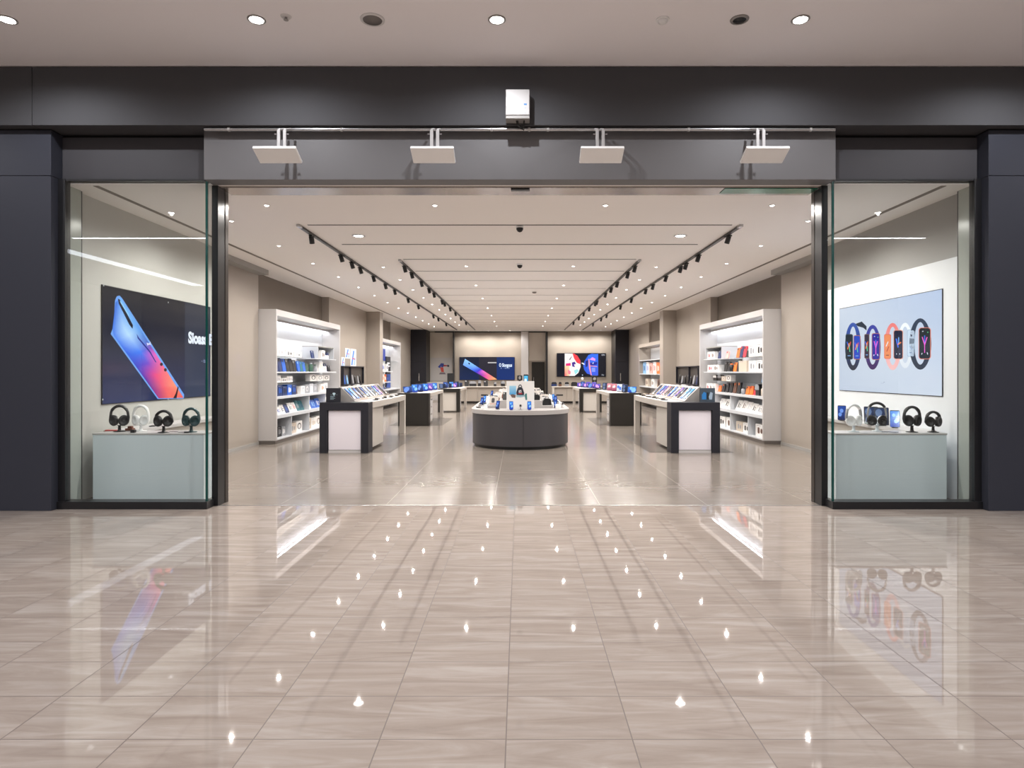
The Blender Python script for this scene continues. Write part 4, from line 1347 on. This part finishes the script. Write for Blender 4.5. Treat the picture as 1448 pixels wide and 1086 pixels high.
# ================================================================== WALL SHELVING
def wall_unit(s, y0, y1, xf, depth, ztop, label, shelves, lit, wallx, hutch=None, dividers=(), panel='white lacquer'):
    """xf: |X| of the front edge; depth towards the wall; shelves: (z, thickness, y-start, y-end, glass)"""
    X = lambda d: s * (xf + d)
    t = thing('wall_shelf_unit', label, 'shelf unit', (s * (xf + depth / 2), (y0 + y1) / 2, 0), world=True)
    obj('side_panel', MB().box(X(0), X(depth), y0, y0 + .06, .07, ztop, panel), t, .004)
    obj('side_panel', MB().box(X(0), X(depth), y1 - .06, y1, .07, ztop, panel), t, .004)
    obj('top_panel', MB().box(X(0), X(depth), y0 + .0605, y1 - .0605, ztop - .13, ztop, panel), t, .004)
    obj('back_panel', MB().box(X(depth - .02), X(depth), y0 + .0605, y1 - .0605, .07, ztop - .131, 'shelf white'), t)
    if dividers:
        obj('cubby_back', MB().box(X(depth - .03), X(depth - .021), y0 + .061, y1 - .061, .101, .51, 'grey soffit'), t)
    obj('plinth', MB().box(X(.02), X(depth), y0, y1, 0, .069, 'plinth grey'), t)
    if lit:
        obj('light_strip', MB().box(X(depth - .13), X(depth - .10), y0 + .08, y1 - .08, ztop - .155, ztop - .132, lit), t)
        obj('light_baffle', MB().box(X(depth - .19), X(depth - .18), y0 + .0605, y1 - .0605, ztop - .19, ztop - .132, panel), t)
    for z, th, a, b, g in shelves:
        ya, yb = y0 + .061 + (y1 - y0 - .122) * a, y0 + .061 + (y1 - y0 - .122) * b
        d0 = .12 if g else .015
        obj('shelf', MB().box(X(d0), X(depth - .021), ya, yb, z - th, z, 'shelf glass' if g else 'shelf white'), t, 0 if g else .003)
    for f, z0, z1 in dividers:
        yy = y0 + .061 + (y1 - y0 - .122) * f
        obj('divider', MB().box(X(.03), X(depth - .021), yy - .012, yy + .012, z0, z1, 'shelf white'), t)
    if hutch:
        a, b, z0, z1 = hutch
        ya, yb = y0 + .061 + (y1 - y0 - .122) * a, y0 + .061 + (y1 - y0 - .122) * b
        obj('display_box', MB().box(X(.08), X(depth - .021), ya, yb, z1 - .02, z1, 'grey soffit').box(X(.08), X(depth - .021), yb - .02, yb, z0, z1 - .02, 'shelf white').box(X(.08), X(depth - .021), ya, ya + .02, z0, z1 - .02, 'shelf white'), t)
    return t


GOOD = {}
GCOL = {'black': rgb(26, 26, 30), 'navy': rgb(26, 46, 96), 'blue': rgb(30, 92, 190), 'lightblue': rgb(130, 180, 225), 'teal': rgb(36, 100, 110), 'green': rgb(60, 92, 76),
        'white': rgb(238, 236, 234), 'grey': rgb(150, 152, 158), 'beige': rgb(206, 192, 176), 'orange': rgb(236, 116, 40), 'red': rgb(196, 40, 60), 'brown': rgb(96, 62, 46), 'pink': rgb(236, 176, 166), 'silver': rgb(196, 198, 204)}
GWORD = {'lightblue': 'light blue'}


def good(kind, w_, h_, d_, c, acc, loc, rot, label, grp):
    key = (kind, round(w_, 3), round(h_, 3), round(d_, 3), c, acc)
    nm = {'box': 'product_box', 'case': 'phone_case', 'card': 'product_card', 'tub': 'bottle', 'pouch': 'carry_pouch', 'open': 'headphones_box'}[kind]
    ct = {'box': 'box', 'case': 'phone case', 'card': 'display card', 'tub': 'bottle', 'pouch': 'pouch', 'open': 'box'}[kind]
    if key in GOOD:
        return dup(GOOD[key], loc, rot, label, grp)
    col, ac = GCOL[c], GCOL[acc]
    t = thing(nm, label, ct, loc, rot, grp)
    if kind == 'box':
        obj('carton', MB().box(-w_ / 2, w_ / 2, -d_ / 2, d_ / 2, 0, h_, 'print', col), t, .003)
        b = MB()
        f = -d_ / 2
        b.pic([(x - w_ * .14, z + h_ * .5) for x, z in rrect(w_ * .22, h_ * .5, w_ * .05, 3)], 'print', ac, 1, .0008, f)
        b.pic([(x + w_ * .18, z + h_ * .48) for x, z in rrect(w_ * .2, h_ * .4, w_ * .08, 3)], 'print', ac, 1, .0008, f)
        b.pic([(-w_ * .4, h_ * .88), (w_ * .1, h_ * .88), (w_ * .1, h_ * .92), (-w_ * .4, h_ * .92)], 'print', GCOL['grey'], 1, .0008, f)
        obj('front_print', b, t)
    elif kind == 'case':
        b = MB(Matrix.Rotation(math.radians(-10), 4, 'X'))
        b.prism([(x, z + h_ / 2) for x, z in rrect(w_, h_, min(w_, h_) * .16, 3)], -d_ / 2, d_ / 2, 'print', col)
        obj('shell', b, t, .002)
        b = MB(Matrix.Rotation(math.radians(-10), 4, 'X'))
        b.prism([(x - w_ * .2, z + h_ * .84) for x, z in rrect(w_ * .36, h_ * .2, w_ * .05, 3)], -d_ / 2 - .002, -d_ / 2 - .0004, 'print', ac)
        obj('camera_window', b, t)
    elif kind == 'card':
        M = Matrix.Rotation(math.radians(-22), 4, 'X')
        obj('card', MB(M).box(-w_ / 2, w_ / 2, 0, .012, 0, h_, 'print', col), t, .002)
        b = MB(M)
        b.pic([(x - w_ * .1, z + h_ * .5) for x, z in rrect(w_ * .16, h_ * .5, w_ * .04, 3)], 'print', ac, 1, .0008)
        b.ring(lambda k: (w_ * .2 + w_ * .16 * math.cos(2 * PI * k), h_ * .45 + w_ * .16 * math.sin(2 * PI * k)), lambda k: (w_ * .2 + w_ * .1 * math.cos(2 * PI * k), h_ * .45 + w_ * .1 * math.sin(2 * PI * k)), 14, lambda k: ac, 'print', 1, .0008)
        obj('picture', b, t)
        obj('prop', MB().box(-w_ * .2, w_ * .2, h_ * .30, h_ * .32, 0, h_ * .5, 'shelf white'), t)
    elif kind == 'tub':
        obj('body', MB().rev([(w_ * .42, 0), (w_ / 2, .01), (w_ / 2, h_ * .72), (w_ * .3, h_ * .84)], 'print', 16, (0, 0, 0), col), t)
        obj('cap', MB().rev([(w_ * .3, h_ * .845), (w_ * .3, h_ * .98), (w_ * .25, h_)], 'print', 16, (0, 0, 0), ac), t)
    elif kind == 'pouch':
        obj('pouch', MB().prism([(-w_ / 2, 0), (w_ / 2, 0), (w_ * .46, h_ * .8), (w_ * .28, h_), (-w_ * .28, h_), (-w_ * .46, h_ * .8)], -d_ / 2, d_ / 2, 'print', col), t, .012)
        obj('flap', MB().prism([(-w_ * .47, h_ * .5), (w_ * .47, h_ * .5), (w_ * .46, h_ * .8), (w_ * .28, h_ * .98), (-w_ * .28, h_ * .98), (-w_ * .46, h_ * .8)], -d_ / 2 - .006, -d_ / 2 - .0005, 'print', ac), t)
    else:
        obj('carton', MB().box(-w_ / 2, w_ / 2, -d_ / 2, d_ / 2, 0, h_, 'print', col), t, .003)
        b = MB()
        b.ring(lambda k: (w_ * .3 * math.cos(2 * PI * k), h_ * .52 + h_ * .3 * math.sin(2 * PI * k)), lambda k: (w_ * .2 * math.cos(2 * PI * k), h_ * .5 + h_ * .22 * math.sin(2 * PI * k)), 18, lambda k: ac, 'print', 1, .0008, -d_ / 2)
        obj('front_print', b, t)
    GOOD[key] = t
    return t


KW = {'box': 'box', 'case': 'phone case', 'card': 'display card', 'tub': 'bottle', 'pouch': 'pouch', 'open': 'headphone box'}


def shelf_row(s, xf, z, rowname, unit, entries, d0=.17):
    """entries: (y0, y1, [ (kind, colour, accent, height), ... ])  spread evenly between y0 and y1"""
    n_ = 0
    for y0, y1, items in entries:
        step = (y1 - y0) / len(items)
        for k, (kind, c, acc, h_) in enumerate(items):
            y = y0 + step * (k + .5)
            w_ = min(step * .93, {'box': .5, 'case': .2, 'card': .5, 'tub': .11, 'pouch': .3, 'open': .5}[kind])
            d_ = {'box': .14, 'case': .025, 'card': .1, 'tub': w_, 'pouch': .1, 'open': .12}[kind]
            rot = PI / 2 if s < 0 else -PI / 2
            lab = '%s %s on the %s, %s, %s from the entrance end' % (GWORD.get(c, c), KW[kind], rowname, unit, ORD[min(n_, 25)])
            good(kind, w_, h_, d_, c, acc, (s * (xf + d0), y, z + .001), rot, lab, 'goods on the %s' % unit)
            n_ += 1


# --- big bright units near the entrance
SH = [(1.49, .03, 0, .94, False), (1.82, .02, .55, .94, False), (1.82, .012, 0, .46, True), (1.256, .012, 0, .94, True), (.97, .05, 0, 1, False), (.585, .07, 0, 1, False), (.10, .03, 0, 1, False)]
DV = [(.46, .1, .51), (.74, .1, .51), (.2, .1, .51), (.46, .587, .92), (.74, .587, .92)]
for s, un, lb in ((-1, 'blue-goods wall unit', 'tall white lit wall shelf full of blue and black goods'), (1, 'orange-goods wall unit', 'tall white lit wall shelf full of orange and white goods')):
    wall_unit(s, 13.07, 17.72, 5.0, .50, 2.78, lb, SH, 'shelf lamp', 5.5, (.64, .94, 1.825, 2.14), DV)

U = 'blue-goods wall unit'
shelf_row(-1, 5.0, 1.49, 'top long shelf', U, [
    (13.2, 14.75, [('case', 'black', 'grey', .30), ('case', 'navy', 'blue', .30), ('case', 'navy', 'black', .30), ('case', 'blue', 'navy', .29), ('case', 'black', 'grey', .29), ('case', 'black', 'navy', .30), ('case', 'black', 'grey', .27)]),
    (14.8, 15.55, [('case', 'blue', 'lightblue', .25), ('case', 'teal', 'blue', .25), ('case', 'blue', 'teal', .23), ('case', 'green', 'black', .2)]),
    (15.6, 17.4, [('tub', 'green', 'grey', .22), ('tub', 'grey', 'green', .18), ('box', 'white', 'beige', .25), ('box', 'white', 'pink', .14), ('case', 'navy', 'grey', .22), ('case', 'black', 'grey', .17)])])
shelf_row(-1, 5.0, 1.82, 'upper short shelf', U, [(13.3, 14.9, [('box', 'white', 'silver', .18), ('box', 'white', 'grey', .15), ('box', 'white', 'silver', .12)]),
    (15.75, 17.3, [('case', 'navy', 'grey', .2), ('case', 'grey', 'navy', .2), ('box', 'white', 'brown', .22), ('box', 'white', 'silver', .1), ('case', 'navy', 'black', .19)])])
shelf_row(-1, 5.0, 1.256, 'glass shelf', U, [(13.25, 14.3, [('box', 'white', 'silver', .16), ('box', 'white', 'grey', .1), ('box', 'white', 'silver', .14)]), (15.5, 17.1, [('open', 'white', 'black', .17), ('open', 'white', 'grey', .15), ('open', 'white', 'black', .14)])])
shelf_row(-1, 5.0, .97, 'middle shelf', U, [
    (13.2, 14.9, [('box', 'blue', 'lightblue', .24), ('box', 'navy', 'blue', .23), ('box', 'navy', 'black', .2), ('box', 'blue', 'white', .23), ('box', 'navy', 'blue', .22), ('case', 'brown', 'beige', .18)]),
    (14.95, 17.3, [('open', 'white', 'grey', .18), ('open', 'grey', 'white', .2), ('box', 'silver', 'white', .22), ('box', 'grey', 'silver', .21), ('case', 'grey', 'black', .24), ('box', 'white', 'orange', .2), ('box', 'white', 'grey', .22), ('case', 'navy', 'grey', .22)])], .2)
shelf_row(-1, 5.0, .585, 'sloping white shelf', U, [
    (13.2, 15.15, [('card', 'blue', 'white', .24), ('card', 'white', 'blue', .17), ('card', 'white', 'navy', .2), ('card', 'navy', 'blue', .2), ('card', 'white', 'teal', .22), ('card', 'white', 'red', .22), ('card', 'teal', 'grey', .26), ('card', 'teal', 'navy', .24)]),
    (15.25, 16.45, [('card', 'white', 'blue', .22), ('card', 'blue', 'lightblue', .22), ('card', 'blue', 'white', .24)]), (16.52, 17.5, [('open', 'white', 'grey', .24), ('card', 'white', 'black', .24), ('card', 'white', 'grey', .22)])], .12)
shelf_row(-1, 5.0, .10, 'bottom cubby shelf', U, [
    (13.25, 13.95, [('box', 'grey', 'silver', .2), ('box', 'black', 'grey', .22), ('box', 'grey', 'white', .2)]), (14.2, 15.05, [('box', 'beige', 'grey', .22), ('open', 'white', 'black', .24)]),
    (15.25, 16.45, [('box', 'beige', 'brown', .26), ('box', 'white', 'beige', .24), ('open', 'white', 'brown', .26)]), (16.6, 17.5, [('box', 'beige', 'grey', .26), ('box', 'white', 'grey', .26)])], .2)

U = 'orange-goods wall unit'
shelf_row(1, 5.0, 1.82, 'upper short shelf', U, [
    (13.3, 14.2, [('box', 'white', 'black', .27), ('box', 'white', 'grey', .26)]), (14.3, 15.2, [('case', 'black', 'grey', .2), ('case', 'red', 'black', .26), ('case', 'navy', 'red', .27), ('case', 'orange', 'black', .24)]),
    (15.7, 17.3, [('case', 'pink', 'red', .18), ('case', 'white', 'brown', .2), ('case', 'navy', 'grey', .22), ('box', 'white', 'brown', .2), ('box', 'white', 'red', .2)])])
shelf_row(1, 5.0, 1.49, 'top long shelf', U, [
    (13.25, 14.2, [('box', 'white', 'black', .24), ('box', 'white', 'grey', .24)]), (14.25, 14.9, [('box', 'beige', 'beige', .25)]), (14.95, 16.1, [('case', 'black', 'teal', .3), ('case', 'orange', 'black', .22), ('tub', 'black', 'orange', .2), ('case', 'black', 'grey', .25), ('case', 'black', 'grey', .25)]),
    (16.3, 17.3, [('box', 'white', 'brown', .18), ('box', 'white', 'red', .18)])])
shelf_row(1, 5.0, 1.256, 'glass shelf', U, [(13.3, 13.7, [('case', 'lightblue', 'navy', .18)]), (15.4, 16.9, [('open', 'white', 'brown', .15), ('open', 'beige', 'white', .12), ('pouch', 'black', 'grey', .15), ('pouch', 'black', 'white', .15)])])
shelf_row(1, 5.0, .97, 'middle shelf', U, [
    (13.2, 14.9, [('case', 'brown', 'beige', .2), ('tub', 'beige', 'brown', .2), ('pouch', 'black', 'grey', .25), ('case', 'red', 'black', .14), ('case', 'orange', 'red', .2), ('case', 'orange', 'brown', .19), ('tub', 'grey', 'black', .15)]),
    (14.98, 16.4, [('case', 'black', 'orange', .27), ('case', 'brown', 'orange', .26), ('case', 'black', 'brown', .25), ('case', 'black', 'grey', .24), ('case', 'black', 'orange', .21)]),
    (16.42, 17.5, [('case', 'orange', 'red', .16), ('box', 'white', 'grey', .2), ('box', 'white', 'brown', .2), ('box', 'white', 'red', .2)])], .2)
shelf_row(1, 5.0, .585, 'sloping white shelf', U, [
    (13.2, 15.15, [('card', 'white', 'black', .24), ('card', 'white', 'grey', .2), ('card', 'white', 'black', .22), ('card', 'white', 'silver', .24), ('card', 'white', 'brown', .26), ('card', 'white', 'black', .25)]),
    (15.25, 16.45, [('card', 'white', 'grey', .26), ('card', 'white', 'black', .24), ('card', 'white', 'silver', .24)]), (16.52, 17.5, [('card', 'white', 'pink', .22), ('pouch', 'brown', 'black', .16)])], .12)
shelf_row(1, 5.0, .10, 'bottom cubby shelf', U, [
    (13.25, 13.95, [('box', 'white', 'brown', .26)]), (14.2, 15.1, [('box', 'white', 'black', .22), ('box', 'beige', 'grey', .22)]),
    (15.25, 16.45, [('box', 'white', 'brown', .26), ('box', 'white', 'black', .25)]), (16.6, 17.5, [('box', 'white', 'brown', .28), ('box', 'beige', 'grey', .27)])], .2)

# --- second units deeper in the shop
wall_unit(-1, 22.62, 26.62, 4.98, .50, 2.70, 'deeper wall shelf with bright white niche and blue goods', [(1.9, .02, 0, 1, True), (1.5, .03, 0, .6, False), (1.1, .03, 0, .6, False), (.82, .05, 0, 1, False), (.3, .04, 0, 1, False)], 'shelf lamp', 5.5)
wall_unit(1, 22.12, 26.62, 4.98, .50, 2.60, 'deeper wall shelf in a warm beige niche', [(1.95, .03, 0, 1, False), (1.4, .03, 0, 1, False), (.9, .04, 0, 1, False), (.3, .04, 0, 1, False)], 'warm shelf lamp', 5.5, panel='beige wall')
U = 'deeper blue wall unit'
t = thing('backlit_panel', 'tall dark advert panel with a white caption in the deeper bright niche', 'sign', (-5.2, 25.2, .83), PI / 2)
obj('panel', MB().box(-.42, .42, 0, .04, 0, 1.25, 'black laminate'), t, .004)
b = MB()
b.pic([(-.4, .02), (.4, .02), (.4, .55), (-.4, .55)], 'print', rgb(30, 70, 150), 1, .001)
b.pic([(-.25, .95), (.25, .95), (.25, 1.02), (-.25, 1.02)], 'print', rgb(230, 230, 235), 1, .001)
b.pic([(-.25, .85), (.3, .85), (.3, .9), (-.25, .9)], 'print', rgb(200, 200, 210), 1, .001)
obj('picture', b, t)
shelf_row(-1, 4.98, 1.5, 'upper shelf', U, [(22.8, 24.6, [('case', 'blue', 'white', .3), ('case', 'navy', 'blue', .3), ('box', 'white', 'blue', .3), ('case', 'navy', 'grey', .3), ('box', 'white', 'navy', .28)])])
shelf_row(-1, 4.98, 1.1, 'middle shelf', U, [(22.8, 24.6, [('box', 'brown', 'orange', .25), ('box', 'orange', 'red', .28), ('box', 'white', 'orange', .28), ('box', 'orange', 'white', .28), ('box', 'navy', 'blue', .24)])])
shelf_row(-1, 4.98, .82, 'lower shelf', U, [(22.8, 24.6, [('box', 'grey', 'white', .2), ('card', 'white', 'blue', .22), ('card', 'white', 'navy', .22), ('card', 'blue', 'white', .22), ('card', 'navy', 'white', .2)])])
shelf_row(-1, 4.98, .3, 'bottom shelf', U, [(22.8, 26.4, [('box', 'beige', 'brown', .3), ('box', 'white', 'grey', .3), ('box', 'white', 'black', .3), ('box', 'beige', 'black', .3), ('box', 'white', 'brown', .3), ('box', 'white', 'grey', .3)])])
t = tag(obj('storage_box', MB().box(-.4, .4, -.12, .12, 0, .42, 'print', rgb(36, 60, 150)).box(-.41, .41, -.125, .125, .42, .45, 'print', rgb(40, 66, 160)), None, .01), 'big blue box on the glass shelf of the deeper bright niche', 'box')
t.location = (-5.25, 23.9, 1.902); t.rotation_euler = (0, 0, PI / 2)
U = 'warm deeper wall unit'
shelf_row(1, 4.98, 1.4, 'upper shelf', U, [(22.4, 26.3, [('box', 'white', 'navy', .45), ('box', 'orange', 'white', .42), ('box', 'white', 'red', .45), ('box', 'pink', 'brown', .42), ('box', 'white', 'blue', .46), ('box', 'lightblue', 'navy', .46)])])
shelf_row(1, 4.98, .9, 'middle shelf', U, [(22.4, 26.3, [('case', 'black', 'grey', .3), ('box', 'brown', 'black', .3), ('case', 'beige', 'black', .32), ('box', 'white', 'brown', .3), ('case', 'brown', 'black', .3), ('box', 'beige', 'brown', .3), ('case', 'grey', 'black', .28)])])
shelf_row(1, 4.98, .3, 'bottom shelf', U, [(22.4, 26.3, [('box', 'brown', 'black', .34), ('box', 'beige', 'grey', .34), ('box', 'brown', 'black', .34), ('box', 'beige', 'brown', .34), ('box', 'brown', 'grey', .3), ('box', 'beige', 'black', .3)])])

# --- dark wall cases between the units, posters, ledges
for s in (-1, 1):
    x = 5.32
    t = thing('wall_display_case', 'dark wall display case on the %s side wall' % SIDE[s], 'display case', (s * x, 20.2, 1.38), world=True)
    ya, yb = (18.95, 21.35) if s < 0 else (18.75, 21.3)
    obj('back_panel', MB().box(s * (x - .025), s * (x - .003), ya, yb, 1.11, 1.63, 'case grey'), t, .003)
    obj('frame', MB().box(s * (x - .09), s * (x - .003), ya - .03, ya, 1.08, 1.66, 'black laminate').box(s * (x - .09), s * (x - .003), yb, yb + .03, 1.08, 1.66, 'black laminate')
        .box(s * (x - .09), s * (x - .003), ya, yb, 1.63, 1.66, 'black laminate').box(s * (x - .09), s * (x - .003), ya, yb, 1.08, 1.11, 'black laminate'), t)
    obj('divider', MB().box(s * (x - .085), s * (x - .026), 19.75, 19.78, 1.11, 1.63, 'black laminate'), t)
    cols = ['blue', 'lightblue', 'black', 'grey', 'black', 'grey', 'black'] if s < 0 else ['navy', 'grey', 'black', 'black', 'black', 'grey', 'black']
    for k in range(7):
        y = ya + .2 + k * (yb - ya - .35) / 6.4
        if abs(y - 19.765) < .1:
            y += .14
        good('case', .13, .3 - .03 * (k % 3), .03, cols[k], 'grey', (s * (x - .058), y, 1.111), PI / 2 if s < 0 else -PI / 2, '%s phone case in the dark wall case, %s side, %s from the entrance' % (GWORD.get(cols[k], cols[k]), SIDE[s], ORD[k]), 'cases in the dark wall display cases')
    t = thing('wall_ledge', 'narrow taupe ledge below the dark wall case, %s side' % SIDE[s], 'ledge', (s * x, 20, .98), world=True)
    obj('board', MB().box(s * (x - .24), s * (x - .003), ya - .1, yb + .2, .9, .93, 'taupe wall'), t, .003)
    for k in (0, 1):
        obj('bracket', MB().box(s * (x - .2), s * (x - .003), ya + .3 + 1.6 * k, ya + .33 + 1.6 * k, .8, .899, 'taupe wall'), t)
    for k in range(4):
        y = ya + .25 + .55 * k
        c = ['black', 'black', 'white', 'black'][k]
        good('pouch' if k != 2 else 'open', .3, .15, .1, c, 'grey', (s * (x - .13), y, .931), PI / 2 if s < 0 else -PI / 2, '%s %s on the taupe ledge, %s side, %s from the entrance' % (c, 'pouch' if k != 2 else 'box', SIDE[s], ORD[k]), 'goods on the taupe ledges')
# three hanging phone posters over the phone-advert case
for k, (px0, px1, pt, pb) in enumerate(((482.5, 487.5, 505, 519), (488, 495, 492.5, 507), (495.5, 503.5, 493.5, 519))):
    y0_, y1_ = 5.31 * F / (PX - px0), 5.31 * F / (PX - px1)
    ym = (y0_ + y1_) / 2
    z0_, z1_ = H - (pb - PY) * ym / F, H - (pt - PY) * ym / F
    t = thing('hanging_poster', ['small blue-striped poster hung lowest above the dark wall case', 'narrow blue-white poster hung highest above the dark wall case', 'tall pale blue poster hung above the dark wall case'][k], 'poster', (-5.314, y0_, z0_), PI / 2)
    w_, h_ = y1_ - y0_, z1_ - z0_
    obj('sheet', MB().box(0, w_, -.006, -.001, 0, h_, 'white plastic'), t)
    b = MB()
    b.pic([(w_ * .1, h_ * .1), (w_ * .35, h_ * .1), (w_ * .7, h_ * .9), (w_ * .45, h_ * .9)], 'print', rgb(70, 140, 230), 1, .001, -.006)
    b.pic([(w_ * .5, h_ * .1), (w_ * .85, h_ * .1), (w_ * .9, h_ * .5), (w_ * .7, h_ * .6)], 'print', rgb(170, 200, 240), 2, .001, -.006)
    b.pic([(w_ * .3, h_ * .45), (w_ * .8, h_ * .4), (w_ * .8, h_ * .46), (w_ * .3, h_ * .52)], 'print', rgb(200, 70, 120), 3, .001, -.006)
    obj('picture', b, t)
# light switch by the warm niche
t = thing('light_switch', 'small white switch on the wall by the black door, watch-advert side', 'switch', (5.418, 28.6, 1.35), -PI / 2)
obj('plate', MB().box(-.05, .05, -.008, 0, 0, .18, 'white plastic'), t, .003)
obj('rocker', MB().box(-.025, .025, -.014, -.0085, .05, .13, 'white plastic'), t)

# ================================================================== BACK OF THE SHOP
def back_counter(x0, x1, name, nb):
    y0, y1, zt = 29.6, 30.15, .80
    t = thing('back_counter', 'long beige counter under the %s on the back wall' % name, 'counter', ((x0 + x1) / 2, 29.9, 0), world=True)
    obj('worktop', MB().box(x0, x1, y0, y1, zt - .05, zt, 'warm white'), t, .005)
    n_ = nb
    for k in range(n_):
        a, b_ = x0 + .03 + (x1 - x0 - .06) * k / n_, x0 + .03 + (x1 - x0 - .06) * (k + 1) / n_
        p = obj('front_panel', MB().box(a + .006, b_ - .006, y0 + .12, y0 + .15, .1, zt - .052, 'beige wall'), t, .003)
        if k % 2 == 0:
            obj('cable_slot', MB().box((a + b_) / 2 - .16, (a + b_) / 2 + .16, y0 + .105, y0 + .1195, .36, .42, 'black plastic'), p)
    obj('carcass', MB().box(x0 + .03, x1 - .03, y0 + .155, y1 - .02, .1, zt - .052, 'warm white'), t)
    obj('kick_board', MB().box(x0 + .03, x1 - .03, y0 + .16, y1 - .04, 0, .099, 'brown laminate'), t)
    for x in (x0 + .06, x1 - .06):
        obj('leg', MB().box(x - .05, x + .05, y0 + .02, y0 + .1, 0, zt - .051, 'warm white'), t, .003)
    return zt


z = back_counter(-3.3, .0, 'slanted-phone screen', 5)
for k, (px, w_, h_) in enumerate(((660, .3, .28), (668.5, .34, .24), (678, .14, .28), (687, .32, .26), (700, .12, .2), (711, .2, .24))):
    x = (px - PX) * 29.8 / F
    o = good('pouch' if k % 3 else 'case', w_ if k % 3 else .2, h_, .1 if k % 3 else .04, 'black', 'grey', (x, 29.8, z + .001), .2, 'black item on the back counter under the slanted-phone screen, %s along from the dark door' % ORD[k], 'black goods on the back counters')
z = back_counter(1.5, 4.2, 'watch-face screen', 4)
for k, (px, c, w_, h_) in enumerate(((783.5, 'navy', .26, .2), (792, 'brown', .14, .2), (801.5, 'grey', .2, .2), (812, 'black', .3, .2))):
    x = (px - PX) * 29.8 / F
    good('pouch', w_, h_, .1, c, 'black', (x, 29.8, z + .001), 0, '%s item on the back counter under the watch-face screen, %s along from the glass door' % (c, ORD[k]), 'goods on the watch-face counter')
for k, (px, zz, hh_, lab) in enumerate(((840.5, .0, .5, 'tall dark speaker on the back counter below the watch-face screen'),)):
    x = (px - PX) * 29.9 / F
    t = thing('speaker', lab, 'speaker', (x, 29.9, z + .001))
    obj('cabinet', MB().box(-.11, .11, -.08, .08, 0, .5, 'black plastic'), t, .008)
    for q in (.14, .34):
        obj('driver', MB(Matrix.Translation((0, -.0805, q)) @ Matrix.Rotation(PI / 2, 4, 'X')).rev([(.075, 0), (.07, .012), (.03, .004), (.001, .008)], 'grey paint', 18, caps=False), t)
t = thing('trophy_lamp', 'small white lamp with a cone foot on the back counter', 'lamp', ((823.5 - PX) * 29.9 / F, 29.9, z + .001))
obj('stem', MB().rev([(.05, 0), (.012, .03), (.012, .18), (.05, .28)], 'grey paint', 16), t)
obj('globe', MB().rev([(.02, .28), (.055, .31), (.065, .35), (.055, .39), (.02, .42)], 'white plastic', 18), t)
# white cabinet, poster and black monitor beside the black door
t = thing('wall_cabinet', 'low white cabinet between the dark door and the slanted-phone screen', 'cabinet', (-4.0, 32, 0), world=True)
obj('body', MB().box(-4.6, -3.45, 31.6, 32.9, 0, .95, 'warm white'), t, .005)
for a, b_ in ((-4.59, -4.03), (-4.02, -3.46)):
    dd = obj('door', MB().box(a, b_, 31.58, 31.599, .06, .93, 'white lacquer'), t, .003)
    obj('handle', MB().box(b_ - .06, b_ - .04, 31.565, 31.5795, .4, .6, 'steel'), dd)
t = thing('wall_poster', 'white poster with a blue and red figure shape on the mirrored panel', 'poster', (-4.62, 32.955, 1.0))
obj('sheet', MB().box(0, 1.12, -.02, -.002, 0, 1.2, 'white lacquer'), t, .003)
b = MB()
for q, c in ((((.38, .72), (.55, .92), (.6, .86), (.5, .66)), rgb(50, 70, 160)), (((.56, .92), (.7, .9), (.66, .72), (.56, .7)), rgb(40, 60, 150)), (((.5, .7), (.66, .7), (.7, .46), (.56, .46)), rgb(200, 70, 60)),
             (((.66, .74), (.86, .76), (.86, .82), (.66, .84)), rgb(180, 60, 70)), (((.86, .74), (.96, .72), (.97, .82), (.87, .84)), rgb(40, 42, 60)), (((.44, .34), (.8, .34), (.74, .44), (.5, .44)), rgb(120, 110, 120))):
    b.pic([(u, v) for u, v in q], 'print', c, 2, .002, -.02)
obj('picture', b, t)
t = thing('monitor', 'black upright monitor on the small back table beside the slanted-phone screen', 'monitor', ((637 - PX) * 26.0 / F, 26.1, .8605))
obj('screen', MB().box(-.14, .14, -.02, .02, .08, .56, 'black plastic'), t, .006)
obj('foot', MB().rev([(.1, 0), (.09, .012), (.02, .02), (.02, .08)], 'black plastic', 18), t)
# ================================================================== CAMERA / RENDER SETTINGS
cam = bpy.data.cameras.new('camera')
co = bpy.data.objects.new('camera', cam)
COL.objects.link(co)
co.location = (0, 0, H)
co.rotation_euler = (PI / 2, 0, 0)
cam.sensor_fit = 'HORIZONTAL'
cam.sensor_width = 36.0
cam.lens = F / 1448 * 36
cam.shift_x = (724 - PX) / 1448
cam.shift_y = (PY - 543) / 1448
cam.clip_end = 200
SC.camera = co
w = bpy.data.worlds.new('world'); SC.world = w
w.use_nodes = True
w.node_tree.nodes['Background'].inputs[0].default_value = (.6, .65, .75, 1)
w.node_tree.nodes['Background'].inputs[1].default_value = .05
SC.view_settings.view_transform = 'Standard'
SC.view_settings.look = 'None'
SC.view_settings.gamma = 1
SC.view_settings.exposure = 0
cy = SC.cycles
cy.use_denoising = True
cy.max_bounces = 8
cy.diffuse_bounces = 5
cy.glossy_bounces = 4
cy.transparent_max_bounces = 24
cy.caustics_reflective = False
cy.caustics_refractive = False
cy.sample_clamp_indirect = 6
